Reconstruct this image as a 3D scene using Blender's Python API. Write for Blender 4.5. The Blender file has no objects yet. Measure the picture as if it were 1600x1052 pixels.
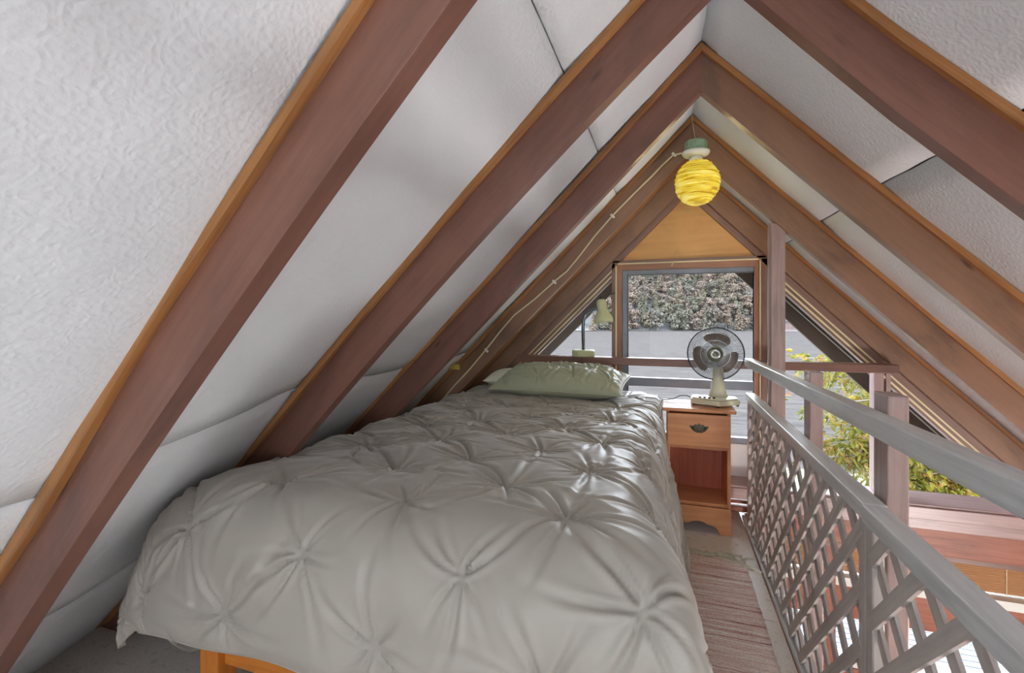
import bpy, bmesh, math, random
import numpy as np
from mathutils import Vector, Matrix, noise

# ------------------------------------------------------------------ camera
SC = bpy.context.scene
COL = SC.collection
F, PHI, Y0, HC = 735.0, 0.32, 497.0, 1.12
CP, SP = math.cos(PHI), math.sin(PHI)
cam = bpy.data.cameras.new('camera')
cam.sensor_width = 36.0
cam.lens = 36.0 * F / 1600
cam.shift_y = -(526 - Y0) / 1600
cam.clip_start = 0.02
cam.clip_end = 2000
camo = bpy.data.objects.new('camera', cam)
COL.objects.link(camo)
camo.location = (0, 0, HC)
camo.rotation_euler = (math.pi / 2, 0, PHI)
SC.camera = camo

# ------------------------------------------------------------------ light
world = bpy.data.worlds.new('world')
SC.world = world
world.use_nodes = True
wn = world.node_tree
wn.nodes.clear()
wo = wn.nodes.new('ShaderNodeOutputWorld')
wb = wn.nodes.new('ShaderNodeBackground')
wg = wn.nodes.new('ShaderNodeTexCoord')
wsx = wn.nodes.new('ShaderNodeSeparateXYZ')
wr = wn.nodes.new('ShaderNodeValToRGB')
wr.color_ramp.elements[0].position = 0.0
wr.color_ramp.elements[0].color = (0.86, 0.90, 0.96, 1)
wr.color_ramp.elements[1].position = 0.8
wr.color_ramp.elements[1].color = (0.70, 0.82, 1.0, 1)
wn.links.new(wg.outputs['Generated'], wsx.inputs[0])
wn.links.new(wsx.outputs['Z'], wr.inputs[0])
wn.links.new(wr.outputs[0], wb.inputs[0])
wb.inputs[1].default_value = 15.0
wn.links.new(wb.outputs[0], wo.inputs[0])

sun = bpy.data.lights.new('sun', 'SUN')
sun.energy = 5.0
sun.angle = math.radians(2)
sun.color = (1.0, 0.93, 0.82)
suno = bpy.data.objects.new('sun', sun)
COL.objects.link(suno)
suno.rotation_euler = (math.radians(42), 0, math.radians(-38))

vs = SC.view_settings
vs.view_transform = 'Standard'
vs.look = 'None'
vs.gamma = 1.0
vs.exposure = 0.29
vs.use_curve_mapping = False

R = random.Random(7)

# ------------------------------------------------------------------ materials
class NT:
    def __init__(s, name):
        s.m = bpy.data.materials.new(name)
        s.m.use_nodes = True
        s.t = s.m.node_tree
        s.t.nodes.clear()
        s.out = s.n('ShaderNodeOutputMaterial')
    def n(s, ty, **kw):
        nd = s.t.nodes.new(ty)
        for k, v in kw.items():
            if k.startswith('i_'):
                nd.inputs[k[2:].replace('_', ' ')].default_value = v
            else:
                setattr(nd, k, v)
        return nd
    def l(s, a, b):
        s.t.links.new(a, b)
    def bsdf(s, rough=.6, metal=0, spec=.5, col=None, **kw):
        b = s.n('ShaderNodeBsdfPrincipled')
        b.inputs['Roughness'].default_value = rough
        b.inputs['Metallic'].default_value = metal
        b.inputs['Specular IOR Level'].default_value = spec
        if col is not None:
            b.inputs['Base Color'].default_value = (*col, 1)
        for k, v in kw.items():
            b.inputs[k.replace('_', ' ')].default_value = v
        s.l(b.outputs[0], s.out.inputs[0])
        return b
    def ramp(s, fac, stops):
        r = s.n('ShaderNodeValToRGB')
        e = r.color_ramp.elements
        while len(e) < len(stops):
            e.new(.5)
        for el, (p, c) in zip(e, stops):
            el.position = p
            el.color = (*c, 1)
        s.l(fac, r.inputs[0])
        return r.outputs[0]
    def coords(s, kind='Object', scale=(1, 1, 1), loc=None):
        tc = s.n('ShaderNodeTexCoord')
        mp = s.n('ShaderNodeMapping')
        mp.inputs['Scale'].default_value = scale
        s.l(tc.outputs[kind], mp.inputs[0])
        return mp.outputs[0]
    def noise(s, vec, scale=5, detail=4, rough=.5, dist=0):
        n = s.n('ShaderNodeTexNoise')
        n.inputs['Scale'].default_value = scale
        n.inputs['Detail'].default_value = detail
        n.inputs['Roughness'].default_value = rough
        n.inputs['Distortion'].default_value = dist
        s.l(vec, n.inputs['Vector'])
        return n.outputs[0]
    def mix(s, fac, a, b, mode='MIX'):
        m = s.n('ShaderNodeMix', data_type='RGBA', blend_type=mode)
        if isinstance(fac, float) or isinstance(fac, int):
            m.inputs[0].default_value = fac
        else:
            s.l(fac, m.inputs[0])
        for k, v in ((6, a), (7, b)):
            if isinstance(v, tuple):
                m.inputs[k].default_value = (*v, 1)
            else:
                s.l(v, m.inputs[k])
        return m.outputs[2]
    def bump(s, h, b, strength=.3, dist=.01):
        bp = s.n('ShaderNodeBump')
        bp.inputs['Strength'].default_value = strength
        bp.inputs['Distance'].default_value = dist
        s.l(h, bp.inputs['Height'])
        s.l(bp.outputs[0], b.inputs['Normal'])

def srgb(r, g, b):
    f = lambda c: ((c / 255) / 12.92) if c / 255 <= .04045 else (((c / 255) + .055) / 1.055) ** 2.4
    return (f(r), f(g), f(b))

def wood(name, dark, mid, light, rough=.45, grain=1.0, spec=.5, knots=True, bump=.15, rnd=True, blot=.45):
    """wood with the grain running along U of the uv map (metres)"""
    t = NT(name)
    b = t.bsdf(rough, spec=spec)
    tc = t.n('ShaderNodeTexCoord')
    oi = t.n('ShaderNodeObjectInfo')
    add = t.n('ShaderNodeVectorMath', operation='ADD')
    sc = t.n('ShaderNodeVectorMath', operation='SCALE')
    sc.inputs['Scale'].default_value = 7.3
    cb = t.n('ShaderNodeCombineXYZ')
    t.l(oi.outputs['Random'], cb.inputs[0]); t.l(oi.outputs['Random'], cb.inputs[1])
    t.l(cb.outputs[0], sc.inputs[0])
    t.l(tc.outputs['UV'], add.inputs[0]); t.l(sc.outputs[0], add.inputs[1])
    mp = t.n('ShaderNodeMapping'); mp.inputs['Scale'].default_value = (1.2 * grain, 22 * grain, 1)
    t.l(add.outputs[0], mp.inputs[0])
    n1 = t.noise(mp.outputs[0], 2.2, 5, .62, .8)
    mp2 = t.n('ShaderNodeMapping'); mp2.inputs['Scale'].default_value = (1, 1.8, 1)
    t.l(add.outputs[0], mp2.inputs[0])
    n2 = t.noise(mp2.outputs[0], 2.6, 6, .62, .5)
    c = t.ramp(n1, [(.28, dark), (.5, mid), (.74, light)])
    c2 = t.ramp(n2, [(.34, tuple(x * .48 + .012 for x in mid)), (.46, tuple(x * .9 for x in mid)), (.66, tuple(min(1, x * 1.2) for x in mid))])
    c = t.mix(blot, c, c2)
    if knots:
        vo = t.n('ShaderNodeTexVoronoi')
        vo.inputs['Scale'].default_value = 4.2
        mp3 = t.n('ShaderNodeMapping'); mp3.inputs['Scale'].default_value = (.8, 2.0, 1)
        t.l(add.outputs[0], mp3.inputs[0]); t.l(mp3.outputs[0], vo.inputs['Vector'])
        k = t.ramp(vo.outputs['Distance'], [(.03, (.25, .25, .25)), (.1, (1, 1, 1))])
        c = t.mix(.8, c, k, 'MULTIPLY')
    t.l(c, b.inputs['Base Color'])
    t.bump(n1, b, bump, .004)
    return t.m

M = {}
M['rafter'] = wood('stained_rafter_wood', srgb(100, 66, 54), srgb(122, 82, 68), srgb(138, 98, 82), .42, spec=.6, blot=.68)
M['rafter_warm'] = wood('warm_stained_wood', srgb(120, 88, 66), srgb(140, 104, 80), srgb(154, 120, 96), .4, spec=.6, blot=.68)
M['batten'] = wood('orange_batten_wood', srgb(112, 70, 36), srgb(164, 112, 64), srgb(190, 142, 92), .5, knots=False)
M['frame'] = wood('window_frame_wood', srgb(100, 74, 62), srgb(136, 104, 90), srgb(160, 128, 112), .4, knots=False, spec=.6)
M['red_frame'] = wood('reddish_frame_wood', srgb(128, 84, 62), srgb(164, 116, 90), srgb(182, 138, 112), .45, knots=False)
M['beam'] = wood('lower_beam_wood', srgb(110, 62, 46), srgb(158, 96, 74), srgb(180, 118, 92), .45)
M['mauve'] = wood('mauve_sill_wood', srgb(140, 112, 108), srgb(176, 148, 144), srgb(196, 170, 166), .35, knots=False, spec=.6)
M['grey_rail'] = wood('grey_weathered_wood', srgb(172, 174, 176), srgb(204, 206, 208), srgb(222, 224, 224), .3, spec=.7, bump=.25, blot=.3)
M['lattice'] = wood('weathered_lattice_wood', srgb(150, 144, 140), srgb(184, 176, 172), srgb(206, 200, 194), .45, blot=.35)
M['post'] = wood('mauve_brown_post_wood', srgb(128, 104, 98), srgb(164, 140, 134), srgb(184, 164, 158), .4)
M['bead'] = wood('cream_bead_wood', srgb(214, 200, 150), srgb(236, 224, 178), srgb(246, 238, 200), .4, knots=False)
M['ply'] = wood('plywood', srgb(204, 150, 84), srgb(220, 168, 102), srgb(230, 184, 124), .5, grain=.35, knots=False, blot=.3)
M['bedwood'] = wood('honey_pine_wood', srgb(186, 104, 32), srgb(208, 126, 46), srgb(224, 148, 66), .35, grain=1.1, knots=False, blot=.2)
M['stand'] = wood('maple_wood', srgb(196, 128, 82), srgb(218, 152, 104), srgb(230, 170, 122), .32, grain=.7, knots=False, blot=.25)
M['stand_red'] = wood('reddish_back_panel', srgb(168, 84, 56), srgb(190, 100, 72), srgb(204, 116, 86), .4, knots=False, blot=.3)
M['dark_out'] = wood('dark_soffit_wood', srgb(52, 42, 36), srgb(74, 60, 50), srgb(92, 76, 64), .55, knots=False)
M['bamboo'] = wood('bamboo_blind', srgb(158, 112, 74), srgb(190, 142, 100), srgb(214, 176, 134), .4, grain=3, knots=False, blot=.2)

def simple(name, col, rough=.5, metal=0, spec=.5, var=.12, scale=12, bump=0, bscale=60, **kw):
    t = NT(name)
    b = t.bsdf(rough, metal, spec, **kw)
    v = t.coords()
    n = t.noise(v, scale, 3)
    c = t.ramp(n, [(.3, tuple(x * (1 - var) for x in col)), (.7, tuple(min(1, x * (1 + var)) for x in col))])
    t.l(c, b.inputs['Base Color'])
    if bump:
        t.bump(t.noise(v, bscale, 4), b, bump, .004)
    return t.m

def ceiling_mat():
    t = NT('stippled_white_ceiling')
    b = t.bsdf(.85, spec=.15)
    v = t.coords()
    n = t.noise(v, 2.0, 3)
    c = t.ramp(n, [(.3, srgb(228, 234, 238)), (.7, srgb(238, 243, 247))])
    t.l(c, b.inputs['Base Color'])
    vo = t.n('ShaderNodeTexVoronoi', feature='SMOOTH_F1')
    vo.inputs['Scale'].default_value = 110
    vo.inputs['Smoothness'].default_value = .6
    n3 = t.noise(v, 25, 2)
    va = t.n('ShaderNodeVectorMath', operation='ADD')
    cx = t.n('ShaderNodeCombineXYZ'); t.l(n3, cx.inputs[0]); t.l(n3, cx.inputs[1])
    sx = t.n('ShaderNodeVectorMath', operation='SCALE'); sx.inputs['Scale'].default_value = .03
    t.l(cx.outputs[0], sx.inputs[0]); t.l(v, va.inputs[0]); t.l(sx.outputs[0], va.inputs[1])
    t.l(va.outputs[0], vo.inputs['Vector'])
    n2 = t.noise(v, 90, 3)
    ad = t.n('ShaderNodeMath', operation='ADD')
    t.l(vo.outputs['Distance'], ad.inputs[0]); t.l(n2, ad.inputs[1])
    t.bump(ad.outputs[0], b, .38, .003)
    return t.m
M['ceiling'] = ceiling_mat()
M['gap'] = simple('shadow_gap', (.03, .03, .032), .8)
M['floor'] = None

def floor_mat():
    t = NT('painted_plywood_floor')
    b = t.bsdf(.3, spec=.6)
    v = t.coords()
    n = t.noise(v, 1.4, 5, .6, .5)
    c = t.ramp(n, [(.3, srgb(206, 192, 180)), (.5, srgb(220, 208, 198)), (.7, srgb(230, 222, 214))])
    sp = t.noise(v, 150, 2)
    c = t.mix(.25, c, t.ramp(sp, [(.35, srgb(160, 146, 138)), (.6, srgb(222, 216, 208))]))
    t.l(c, b.inputs['Base Color'])
    rn = t.noise(v, 30, 4)
    t.l(t.ramp(rn, [(.3, (.22,) * 3), (.7, (.5,) * 3)]), b.inputs['Roughness'])
    t.bump(sp, b, .12, .003)
    return t.m
M['floor'] = floor_mat()

def glass_mat():
    t = NT('window_glass')
    tr = t.n('ShaderNodeBsdfTransparent'); tr.inputs[0].default_value = (.97, .98, .98, 1)
    gl = t.n('ShaderNodeBsdfGlossy'); gl.inputs['Roughness'].default_value = .01
    fr = t.n('ShaderNodeFresnel'); fr.inputs[0].default_value = 1.07
    mx = t.n('ShaderNodeMixShader')
    t.l(fr.outputs[0], mx.inputs[0]); t.l(tr.outputs[0], mx.inputs[1]); t.l(gl.outputs[0], mx.inputs[2])
    t.l(mx.outputs[0], t.out.inputs[0])
    return t.m
M['glass'] = glass_mat()

def fabric_mat(name, c1, c2, rough=.55, sheen=.5, scale=900):
    t = NT(name)
    b = t.bsdf(rough, spec=.45)
    b.inputs['Sheen Weight'].default_value = sheen
    b.inputs['Sheen Roughness'].default_value = .35
    v = t.coords()
    n = t.noise(v, 1.6, 3)
    t.l(t.ramp(n, [(.35, c1), (.65, c2)]), b.inputs['Base Color'])
    t.bump(t.noise(v, scale, 2), b, .06, .001)
    return t.m
M['duvet'] = fabric_mat('sage_grey_satin_cotton', srgb(164, 158, 149), srgb(172, 167, 157), .45, .4)
M['pillow'] = fabric_mat('sage_pillow_cotton', srgb(168, 172, 146), srgb(178, 182, 156), .42, .3)
M['sheet'] = fabric_mat('cream_mattress_cloth', srgb(222, 220, 200), srgb(232, 230, 212), .7, .2)

def rug_mat():
    t = NT('pink_striped_rag_rug')
    b = t.bsdf(.9, spec=.15)
    v = t.coords(scale=(1.0, 55, 1))
    n = t.noise(v, 1.0, 3, .7, .2)
    c = t.ramp(n, [(.32, srgb(160, 96, 96)), (.42, srgb(214, 160, 158)), (.49, srgb(244, 236, 228)), (.56, srgb(214, 164, 160)), (.62, srgb(248, 244, 236))])
    v2 = t.coords()
    n2 = t.noise(v2, 160, 2)
    c = t.mix(.25, c, t.ramp(n2, [(.3, srgb(120, 90, 88)), (.6, srgb(240, 232, 224))]))
    t.l(c, b.inputs['Base Color'])
    n3 = t.noise(t.coords(scale=(30, 160, 1)), 1.0, 2)
    t.bump(n3, b, .8, .006)
    return t.m
M['rug'] = rug_mat()
M['fringe'] = simple('rug_fringe_cotton', srgb(214, 210, 190), .9)
M['cream'] = simple('cream_plastic', srgb(226, 222, 196), .3, spec=.5, var=.03)
M['lamp_cream'] = simple('pale_green_cream_enamel', srgb(212, 216, 172), .3, var=.04)
M['white'] = simple('white_plastic', srgb(232, 234, 226), .35, var=.03)
M['boxgreen'] = simple('green_grey_junction_box', srgb(140, 168, 140), .4, var=.2, scale=80)
M['steel'] = simple('blue_grey_metal', srgb(108, 122, 130), .25, .7)
M['black'] = simple('black_rubber', (.012, .012, .013), .4)
M['wire'] = simple('chrome_wire', srgb(190, 196, 200), .3, .6)
M['darkwire'] = simple('dark_wire', srgb(48, 50, 58), .3, .6)
M['brass'] = simple('aged_brass', srgb(96, 92, 74), .35, .8, var=.35, scale=60)
M['yellow'] = simple('yellow_tape', srgb(214, 196, 96), .5)
M['cable'] = simple('white_cable', srgb(226, 216, 176), .45, var=.04)
M['white_board'] = simple('white_insulation_board', srgb(226, 226, 226), .7, var=.04)
M['grey_board'] = simple('pale_grey_wall_board', srgb(206, 206, 206), .7, var=.05)
M['vent'] = simple('dark_grille', srgb(92, 98, 84), .5, var=.4, scale=120)
M['gasket'] = simple('dark_window_gasket', srgb(34, 32, 32), .4)
M['bluegrey'] = simple('blue_grey_sash_paint', srgb(128, 134, 146), .3, var=.1)

def blade_mat():
    t = NT('translucent_brown_blade')
    b = t.bsdf(.25, spec=.5, col=srgb(104, 70, 44))
    b.inputs['Transmission Weight'].default_value = .25
    return t.m
M['blade'] = blade_mat()

def globe_mat():
    t = NT('glowing_yellow_string_globe')
    v = t.coords(scale=(9, 9, 110))
    n = t.noise(v, 1.0, 4, .6, .6)
    c = t.ramp(n, [(.34, srgb(184, 148, 20)), (.5, srgb(232, 206, 60)), (.66, srgb(252, 238, 140))])
    b = t.bsdf(.5)
    t.l(c, b.inputs['Base Color'])
    t.l(c, b.inputs['Emission Color'])
    b.inputs['Emission Strength'].default_value = .38
    t.bump(n, b, .9, .01)
    return t.m
M['globe'] = globe_mat()

# ------------------------------------------------------------------ mesh helpers
class MB:
    def __init__(s):
        s.v = []; s.f = []; s.uv = []
    def quad(s, pts, uvs=None):
        i = len(s.v)
        s.v += [tuple(p) for p in pts]
        s.f.append(tuple(range(i, i + len(pts))))
        s.uv.append(uvs or [(p[0], p[2]) for p in pts])
    def box(s, x0, x1, y0, y1, z0, z1, axis=None):
        dims = (abs(x1 - x0), abs(y1 - y0), abs(z1 - z0))
        ax = dims.index(max(dims)) if axis is None else axis
        P = [(x, y, z) for x in (min(x0, x1), max(x0, x1)) for y in (min(y0, y1), max(y0, y1)) for z in (min(z0, z1), max(z0, z1))]
        i = len(s.v)
        s.v += P
        for q in ((0, 1, 3, 2), (4, 6, 7, 5), (0, 4, 5, 1), (2, 3, 7, 6), (0, 2, 6, 4), (1, 5, 7, 3)):
            s.f.append(tuple(i + k for k in q))
            o = [a for a in range(3) if a != ax]
            uv = []
            for k in q:
                p = P[k]
                uv.append((p[ax], p[o[0]] + p[o[1]] * 1.0))
            s.uv.append(uv)
        return s
    def beam(s, p0, p1, w, h, up=(0, 0, 1), ext=0):
        p0 = Vector(p0); p1 = Vector(p1)
        d = (p1 - p0).normalized()
        p0 = p0 - d * ext; p1 = p1 + d * ext
        up = Vector(up)
        sd = d.cross(up).normalized()
        u2 = sd.cross(d).normalized()
        L = (p1 - p0).length
        i = len(s.v)
        cs = [(-w / 2, -h / 2), (w / 2, -h / 2), (w / 2, h / 2), (-w / 2, h / 2)]
        for p in (p0, p1):
            for a, b in cs:
                s.v.append(tuple(p + sd * a + u2 * b))
        s.f.append((i + 3, i + 2, i + 1, i)); s.uv.append([(0, c[0] + c[1]) for c in cs])
        s.f.append((i + 4, i + 5, i + 6, i + 7)); s.uv.append([(L, c[0] + c[1]) for c in cs])
        acc = 0
        for k in range(4):
            k2 = (k + 1) % 4
            wd = w if k % 2 == 0 else h
            s.f.append((i + k, i + k2, i + 4 + k2, i + 4 + k))
            s.uv.append([(0, acc), (0, acc + wd), (L, acc + wd), (L, acc)])
            acc += wd
        return s
    def tube(s, pts, r, n=8, cap=True):
        pts = [Vector(p) for p in pts]
        rs = r if isinstance(r, (list, tuple)) else [r] * len(pts)
        i0 = len(s.v)
        prev = None
        acc = 0
        accs = []
        for k, p in enumerate(pts):
            if k: acc += (pts[k] - pts[k - 1]).length
            accs.append(acc)
            d = (pts[min(k + 1, len(pts) - 1)] - pts[max(k - 1, 0)]).normalized()
            if prev is None:
                a = Vector((0, 0, 1)) if abs(d.z) < .9 else Vector((1, 0, 0))
                e1 = d.cross(a).normalized()
            else:
                e1 = (prev - d * prev.dot(d)).normalized()
            prev = e1
            e2 = d.cross(e1)
            for j in range(n):
                t = 2 * math.pi * j / n
                s.v.append(tuple(p + (e1 * math.cos(t) + e2 * math.sin(t)) * rs[k]))
        for k in range(len(pts) - 1):
            for j in range(n):
                j2 = (j + 1) % n
                a = i0 + k * n
                s.f.append((a + j, a + j2, a + n + j2, a + n + j))
                s.uv.append([(accs[k], j / n), (accs[k], (j + 1) / n), (accs[k + 1], (j + 1) / n), (accs[k + 1], j / n)])
        if cap:
            s.f.append(tuple(i0 + j for j in reversed(range(n)))); s.uv.append([(0, 0)] * n)
            b = i0 + (len(pts) - 1) * n
            s.f.append(tuple(b + j for j in range(n))); s.uv.append([(0, 0)] * n)
        return s
    def lathe(s, prof, c=(0, 0, 0), n=32, mat=None):
        i0 = len(s.v)
        for (r, z) in prof:
            for j in range(n):
                t = 2 * math.pi * j / n
                p = Vector((r * math.cos(t), r * math.sin(t), z))
                if mat is not None: p = mat @ p
                s.v.append(tuple(p + Vector(c)))
        for k in range(len(prof) - 1):
            for j in range(n):
                j2 = (j + 1) % n
                a = i0 + k * n
                s.f.append((a + j, a + j2, a + n + j2, a + n + j))
                s.uv.append([(0, 0)] * 4)
        for k, rev in ((0, True), (len(prof) - 1, False)):
            if prof[k][0] > 1e-4:
                r_ = range(n)
                s.f.append(tuple(i0 + k * n + j for j in (reversed(r_) if rev else r_)))
                s.uv.append([(0, 0)] * n)
        return s
    def prism(s, poly, axis, lo, hi):
        """poly: list of 2-D points in the two other axes (in order), extruded along axis"""
        n = len(poly)
        def P(a, b, c):
            return {0: (c, a, b), 1: (a, c, b), 2: (a, b, c)}[axis]
        i = len(s.v)
        for c in (lo, hi):
            for a, b in poly: s.v.append(P(a, b, c))
        s.f.append(tuple(i + k for k in range(n))); s.uv.append([p for p in poly])
        s.f.append(tuple(i + n + k for k in reversed(range(n)))); s.uv.append([p for p in reversed(poly)])
        for k in range(n):
            k2 = (k + 1) % n
            s.f.append((i + k, i + n + k, i + n + k2, i + k2))
            s.uv.append([(poly[k][0], poly[k][1]), (poly[k][0], poly[k][1] + hi - lo), (poly[k2][0], poly[k2][1] + hi - lo), (poly[k2][0], poly[k2][1])])
        return s
    def build(s, name, mat, parent=None, smooth=False, bevel=0, merge=False, loc=None):
        me = bpy.data.meshes.new(name)
        off = Vector(loc) if loc else None
        vs_ = s.v if off is None else [tuple(Vector(v) - off) for v in s.v]
        me.from_pydata(vs_, [], s.f)
        uvl = me.uv_layers.new(name='uv')
        flat = [c for f in s.uv for p in f for c in p]
        uvl.data.foreach_set('uv', flat)
        me.materials.append(mat)
        bm = bmesh.new(); bm.from_mesh(me)
        if merge: bmesh.ops.remove_doubles(bm, verts=bm.verts, dist=1e-5)
        bmesh.ops.recalc_face_normals(bm, faces=bm.faces)
        bm.to_mesh(me); bm.free()
        if smooth:
            for p in me.polygons: p.use_smooth = True
        o = bpy.data.objects.new(name, me)
        COL.objects.link(o)
        if off is not None: o.location = off
        if parent is not None:
            o.parent = parent
            if off is None:
                o.location = -Vector(parent.location) if parent.rotation_euler.z == 0 else o.location
            else:
                o.location = off - Vector(parent.location)
        if bevel:
            b = o.modifiers.new('bevel', 'BEVEL')
            b.width = bevel; b.segments = 2; b.limit_method = 'ANGLE'
        return o

def tag(o, label=None, cat=None, group=None, kind=None):
    if label: o['label'] = label
    if cat: o['category'] = cat
    if group: o['group'] = group
    if kind: o['kind'] = kind
    return o

def thing(name, label, cat, loc=(0, 0, 0), group=None):
    o = bpy.data.objects.new(name, None)
    COL.objects.link(o)
    o.location = loc
    o.empty_display_size = .05
    return tag(o, label, cat, group)

def struct(o): return tag(o, kind='structure')

def bp(u, v, y):
    """point of the plane y that the photo shows at u, v (used to read sizes)"""
    r = (u - 800) / F
    x = (r * CP - SP) * y / (CP + r * SP)
    D = CP * y - SP * x
    return Vector((x, y, HC - (v - Y0) * D / F))

# ------------------------------------------------------------------ roof shape
XR, ZR, RD = .11, .96 + HC, .17          # ridge x, ridge height, rafter depth (vertical)
YN = [.54 + .61 * i for i in range(5)]   # faces of the five rafter pairs
RT = .04
def corrL(n, d):
    if n <= 1: return -.01 - .065 * d
    if n == 2: return -.035 + .043 * d
    return -.06 * d + .07 * d * d
def zL_n(n, d):
    e = min(d, 1.4)
    z = ZR - .93 * e - .07 * e * e + corrL(n, e)
    if d > 1.4: z -= 1.0 * (d - 1.4)
    return z
def zR_n(n, d):
    e = min(d, 1.7)
    z = ZR - 1.04 * e + .013 * e * e + (-.03 * min(1, e / .3) if n <= 2 else 0)
    if d > 1.7: z -= 1.03 * (d - 1.7)
    return z
def zroof(side, y, d):
    t = (y - YN[0]) / .61 + 1
    n0 = max(1, min(5, math.floor(t))); n1 = min(5, n0 + 1)
    a = min(1, max(0, t - n0))
    f = zL_n if side < 0 else zR_n
    return f(n0, d) * (1 - a) + f(n1, d) * a

def dfloor(f, n, z):
    lo, hi = 0, 6
    for _ in range(50):
        m = (lo + hi) / 2
        if f(n, m) > z: lo = m
        else: hi = m
    return lo

# ceiling panels: strips between seams that run along the ridge direction
def ceiling_panel(name, side, d0, d1, y0, y1, step=.05):
    nd = max(2, int((d1 - d0) / step)); ny = int((y1 - y0) / step)
    mb = MB()
    g = []
    for i in range(nd + 1):
        d = d0 + (d1 - d0) * i / nd
        row = []
        for j in range(ny + 1):
            y = y0 + (y1 - y0) * j / ny
            z = zroof(side, y, d)
            t = ((y - YN[0] - RT / 2) / .61) % 1.0
            sag = .014 * math.sin(math.pi * t) ** .6 if t > 0 else 0
            w = .010 * noise.noise(Vector((d * 2.2 + side * 7, y * 2.6, .3))) + .004 * noise.noise(Vector((d * 7, y * 8, side)))
            edge = min(1, min(d - d0, d1 - d) / .06)
            z2 = z - sag * .6 - w + .006 * (1 - edge)
            x = XR + side * (d - (sag * .5 + w) * .7)
            row.append((x, y, z2))
        g.append(row)
    for i in range(nd):
        for j in range(ny):
            mb.quad([g[i][j], g[i + 1][j], g[i + 1][j + 1], g[i][j + 1]])
    o = mb.build(name, M['ceiling'], smooth=True, merge=True)
    sm = o.modifiers.new('thick', 'SOLIDIFY'); sm.thickness = .02; sm.offset = 0
    # keep the sheet's room side where it was drawn: shell grows outwards only
    sm.offset = 1 if True else -1
    # orient outward
    me = o.data
    if me.polygons[0].normal.z < 0:
        me.flip_normals()
    return struct(o)

YB, YF = -2.4, 3.04
n = 1
for side, seams in ((-1, [0, .354, 1.18, 1.64, 2.42]), (1, [0, .525, 1.75, 2.9, 4.25])):
    for a, b in zip(seams[:-1], seams[1:]):
        ceiling_panel('ceiling', side, a + (.002 if a else 0.0015), b - .002, YB, YF)

# roof deck above, one solid slab a side, reaching out over the gable
for side, nm in ((-1, 'roof_left'), (1, 'roof_right')):
    mb = MB()
    D1 = 2.6 if side < 0 else 4.5
    for (lo, hi, y0, y1) in ((.03, .16, YB - .3, 4.32),):
        ds = [0, .5, 1.0, 1.4, 2.0, D1]
        for k in range(len(ds) - 1):
            c = []
            for d in (ds[k], ds[k + 1]):
                for off in (lo, hi):
                    c.append((XR + side * d, zroof(side, 3, d) + off + (.07 if side < 0 else .045)))
            mb.prism([c[0], c[2], c[3], c[1]], 1, y0, y1)
    struct(mb.build(nm, M['dark_out']))
# ------------------------------------------------------------------ rafters
def rafter(nidx, side, label, mat, y=None, dmax=None, batten=True, name='rafter', waver=0.0):
    y = YN[nidx - 1] if y is None else y
    f = zL_n if side < 0 else zR_n
    fl = 0.0 if side < 0 else -2.42
    de = dfloor(f, nidx, fl) if dmax is None else dmax
    N = 26
    t = thing(name, label, 'rafter', (XR + side * de, y, max(fl, f(nidx, de))))
    mb = MB()
    def ring(d, zt, zb, ya, yb):
        x = XR + side * d
        return [(x, ya, zb), (x, yb, zb), (x, yb, zt), (x, ya, zt)]
    def sweep(mb, offt, offb, ya, yb, wav=0):
        prev = None; acc = 0
        for i in range(N + 1):
            d = de * i / N
            w = wav * noise.noise(Vector((d * 3.0, nidx, 2.0)))
            zt = max(fl + .001, f(nidx, d) - offt); zb = max(fl, f(nidx, d) - offb + w)
            r = ring(d, zt, zb, ya, yb)
            L = d * 1.42
            if prev:
                pr, pl = prev
                ww = [0, abs(yb - ya), abs(yb - ya) + (offb - offt), 2 * abs(yb - ya) + offb - offt, 2 * (abs(yb - ya) + offb - offt)]
                for k in range(4):
                    k2 = (k + 1) % 4
                    mb.quad([pr[k], pr[k2], r[k2], r[k]], [(pl, ww[k]), (pl, ww[k + 1]), (L, ww[k + 1]), (L, ww[k])])
            else:
                mb.quad(list(reversed(r)), [(0, 0)] * 4)
            prev = (r, L)
        mb.quad(prev[0], [(0, 0)] * 4)
    sweep(mb, .004, RD, y, y + RT)
    mb.build('beam', mat, t, merge=True, bevel=.003)
    if batten:
        b = MB()
        sweep(b, .008, .034, y - .016, y - .0005, waver)
        tag(b.build('batten', M['batten'], t, merge=True), 'orange unstained wood strip along the ceiling edge')
    return t

rl = {1: 'reddish brown rafter nearest on the left, longest in the frame',
      2: 'reddish brown left rafter reaching down to the foot half of the comforter',
      3: 'brown left rafter whose top meets its partner above the ridge seam, second from the foot',
      4: 'brown left rafter carrying the stapled white cable up to the lamp',
      5: 'brown left rafter against the gable window, meeting the plywood triangle'}
rr = {1: 'brown right rafter just above the frame, nearest the camera',
      2: 'wide brown rafter crossing the upper right corner',
      3: 'brown right rafter second from the upper right corner, with dark knots',
      4: 'brown right rafter behind the yellow globe lamp, top of the tall post',
      5: 'brown right rafter against the gable window above the guard rail end'}
for i in range(1, 6):
    rafter(i, -1, rl[i], M['rafter_warm'] if i > 3 else M['rafter'], waver=.02 if i == 1 else .003)
    rafter(i, 1, rr[i], M['rafter_warm'] if i > 2 else M['rafter'], waver=.003)
for k, y in enumerate((3.60, 4.21)):
    for side, w in ((-1, 'left'), (1, 'right')):
        rafter(5, side, 'dark outdoor rafter under the %s eave, %s the glass' % (w, 'just outside' if k == 0 else 'outermost beyond'), M['dark_out'], y=y,
               dmax=2.4 if side < 0 else 4.2, batten=False, name='outdoor_rafter')

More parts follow.
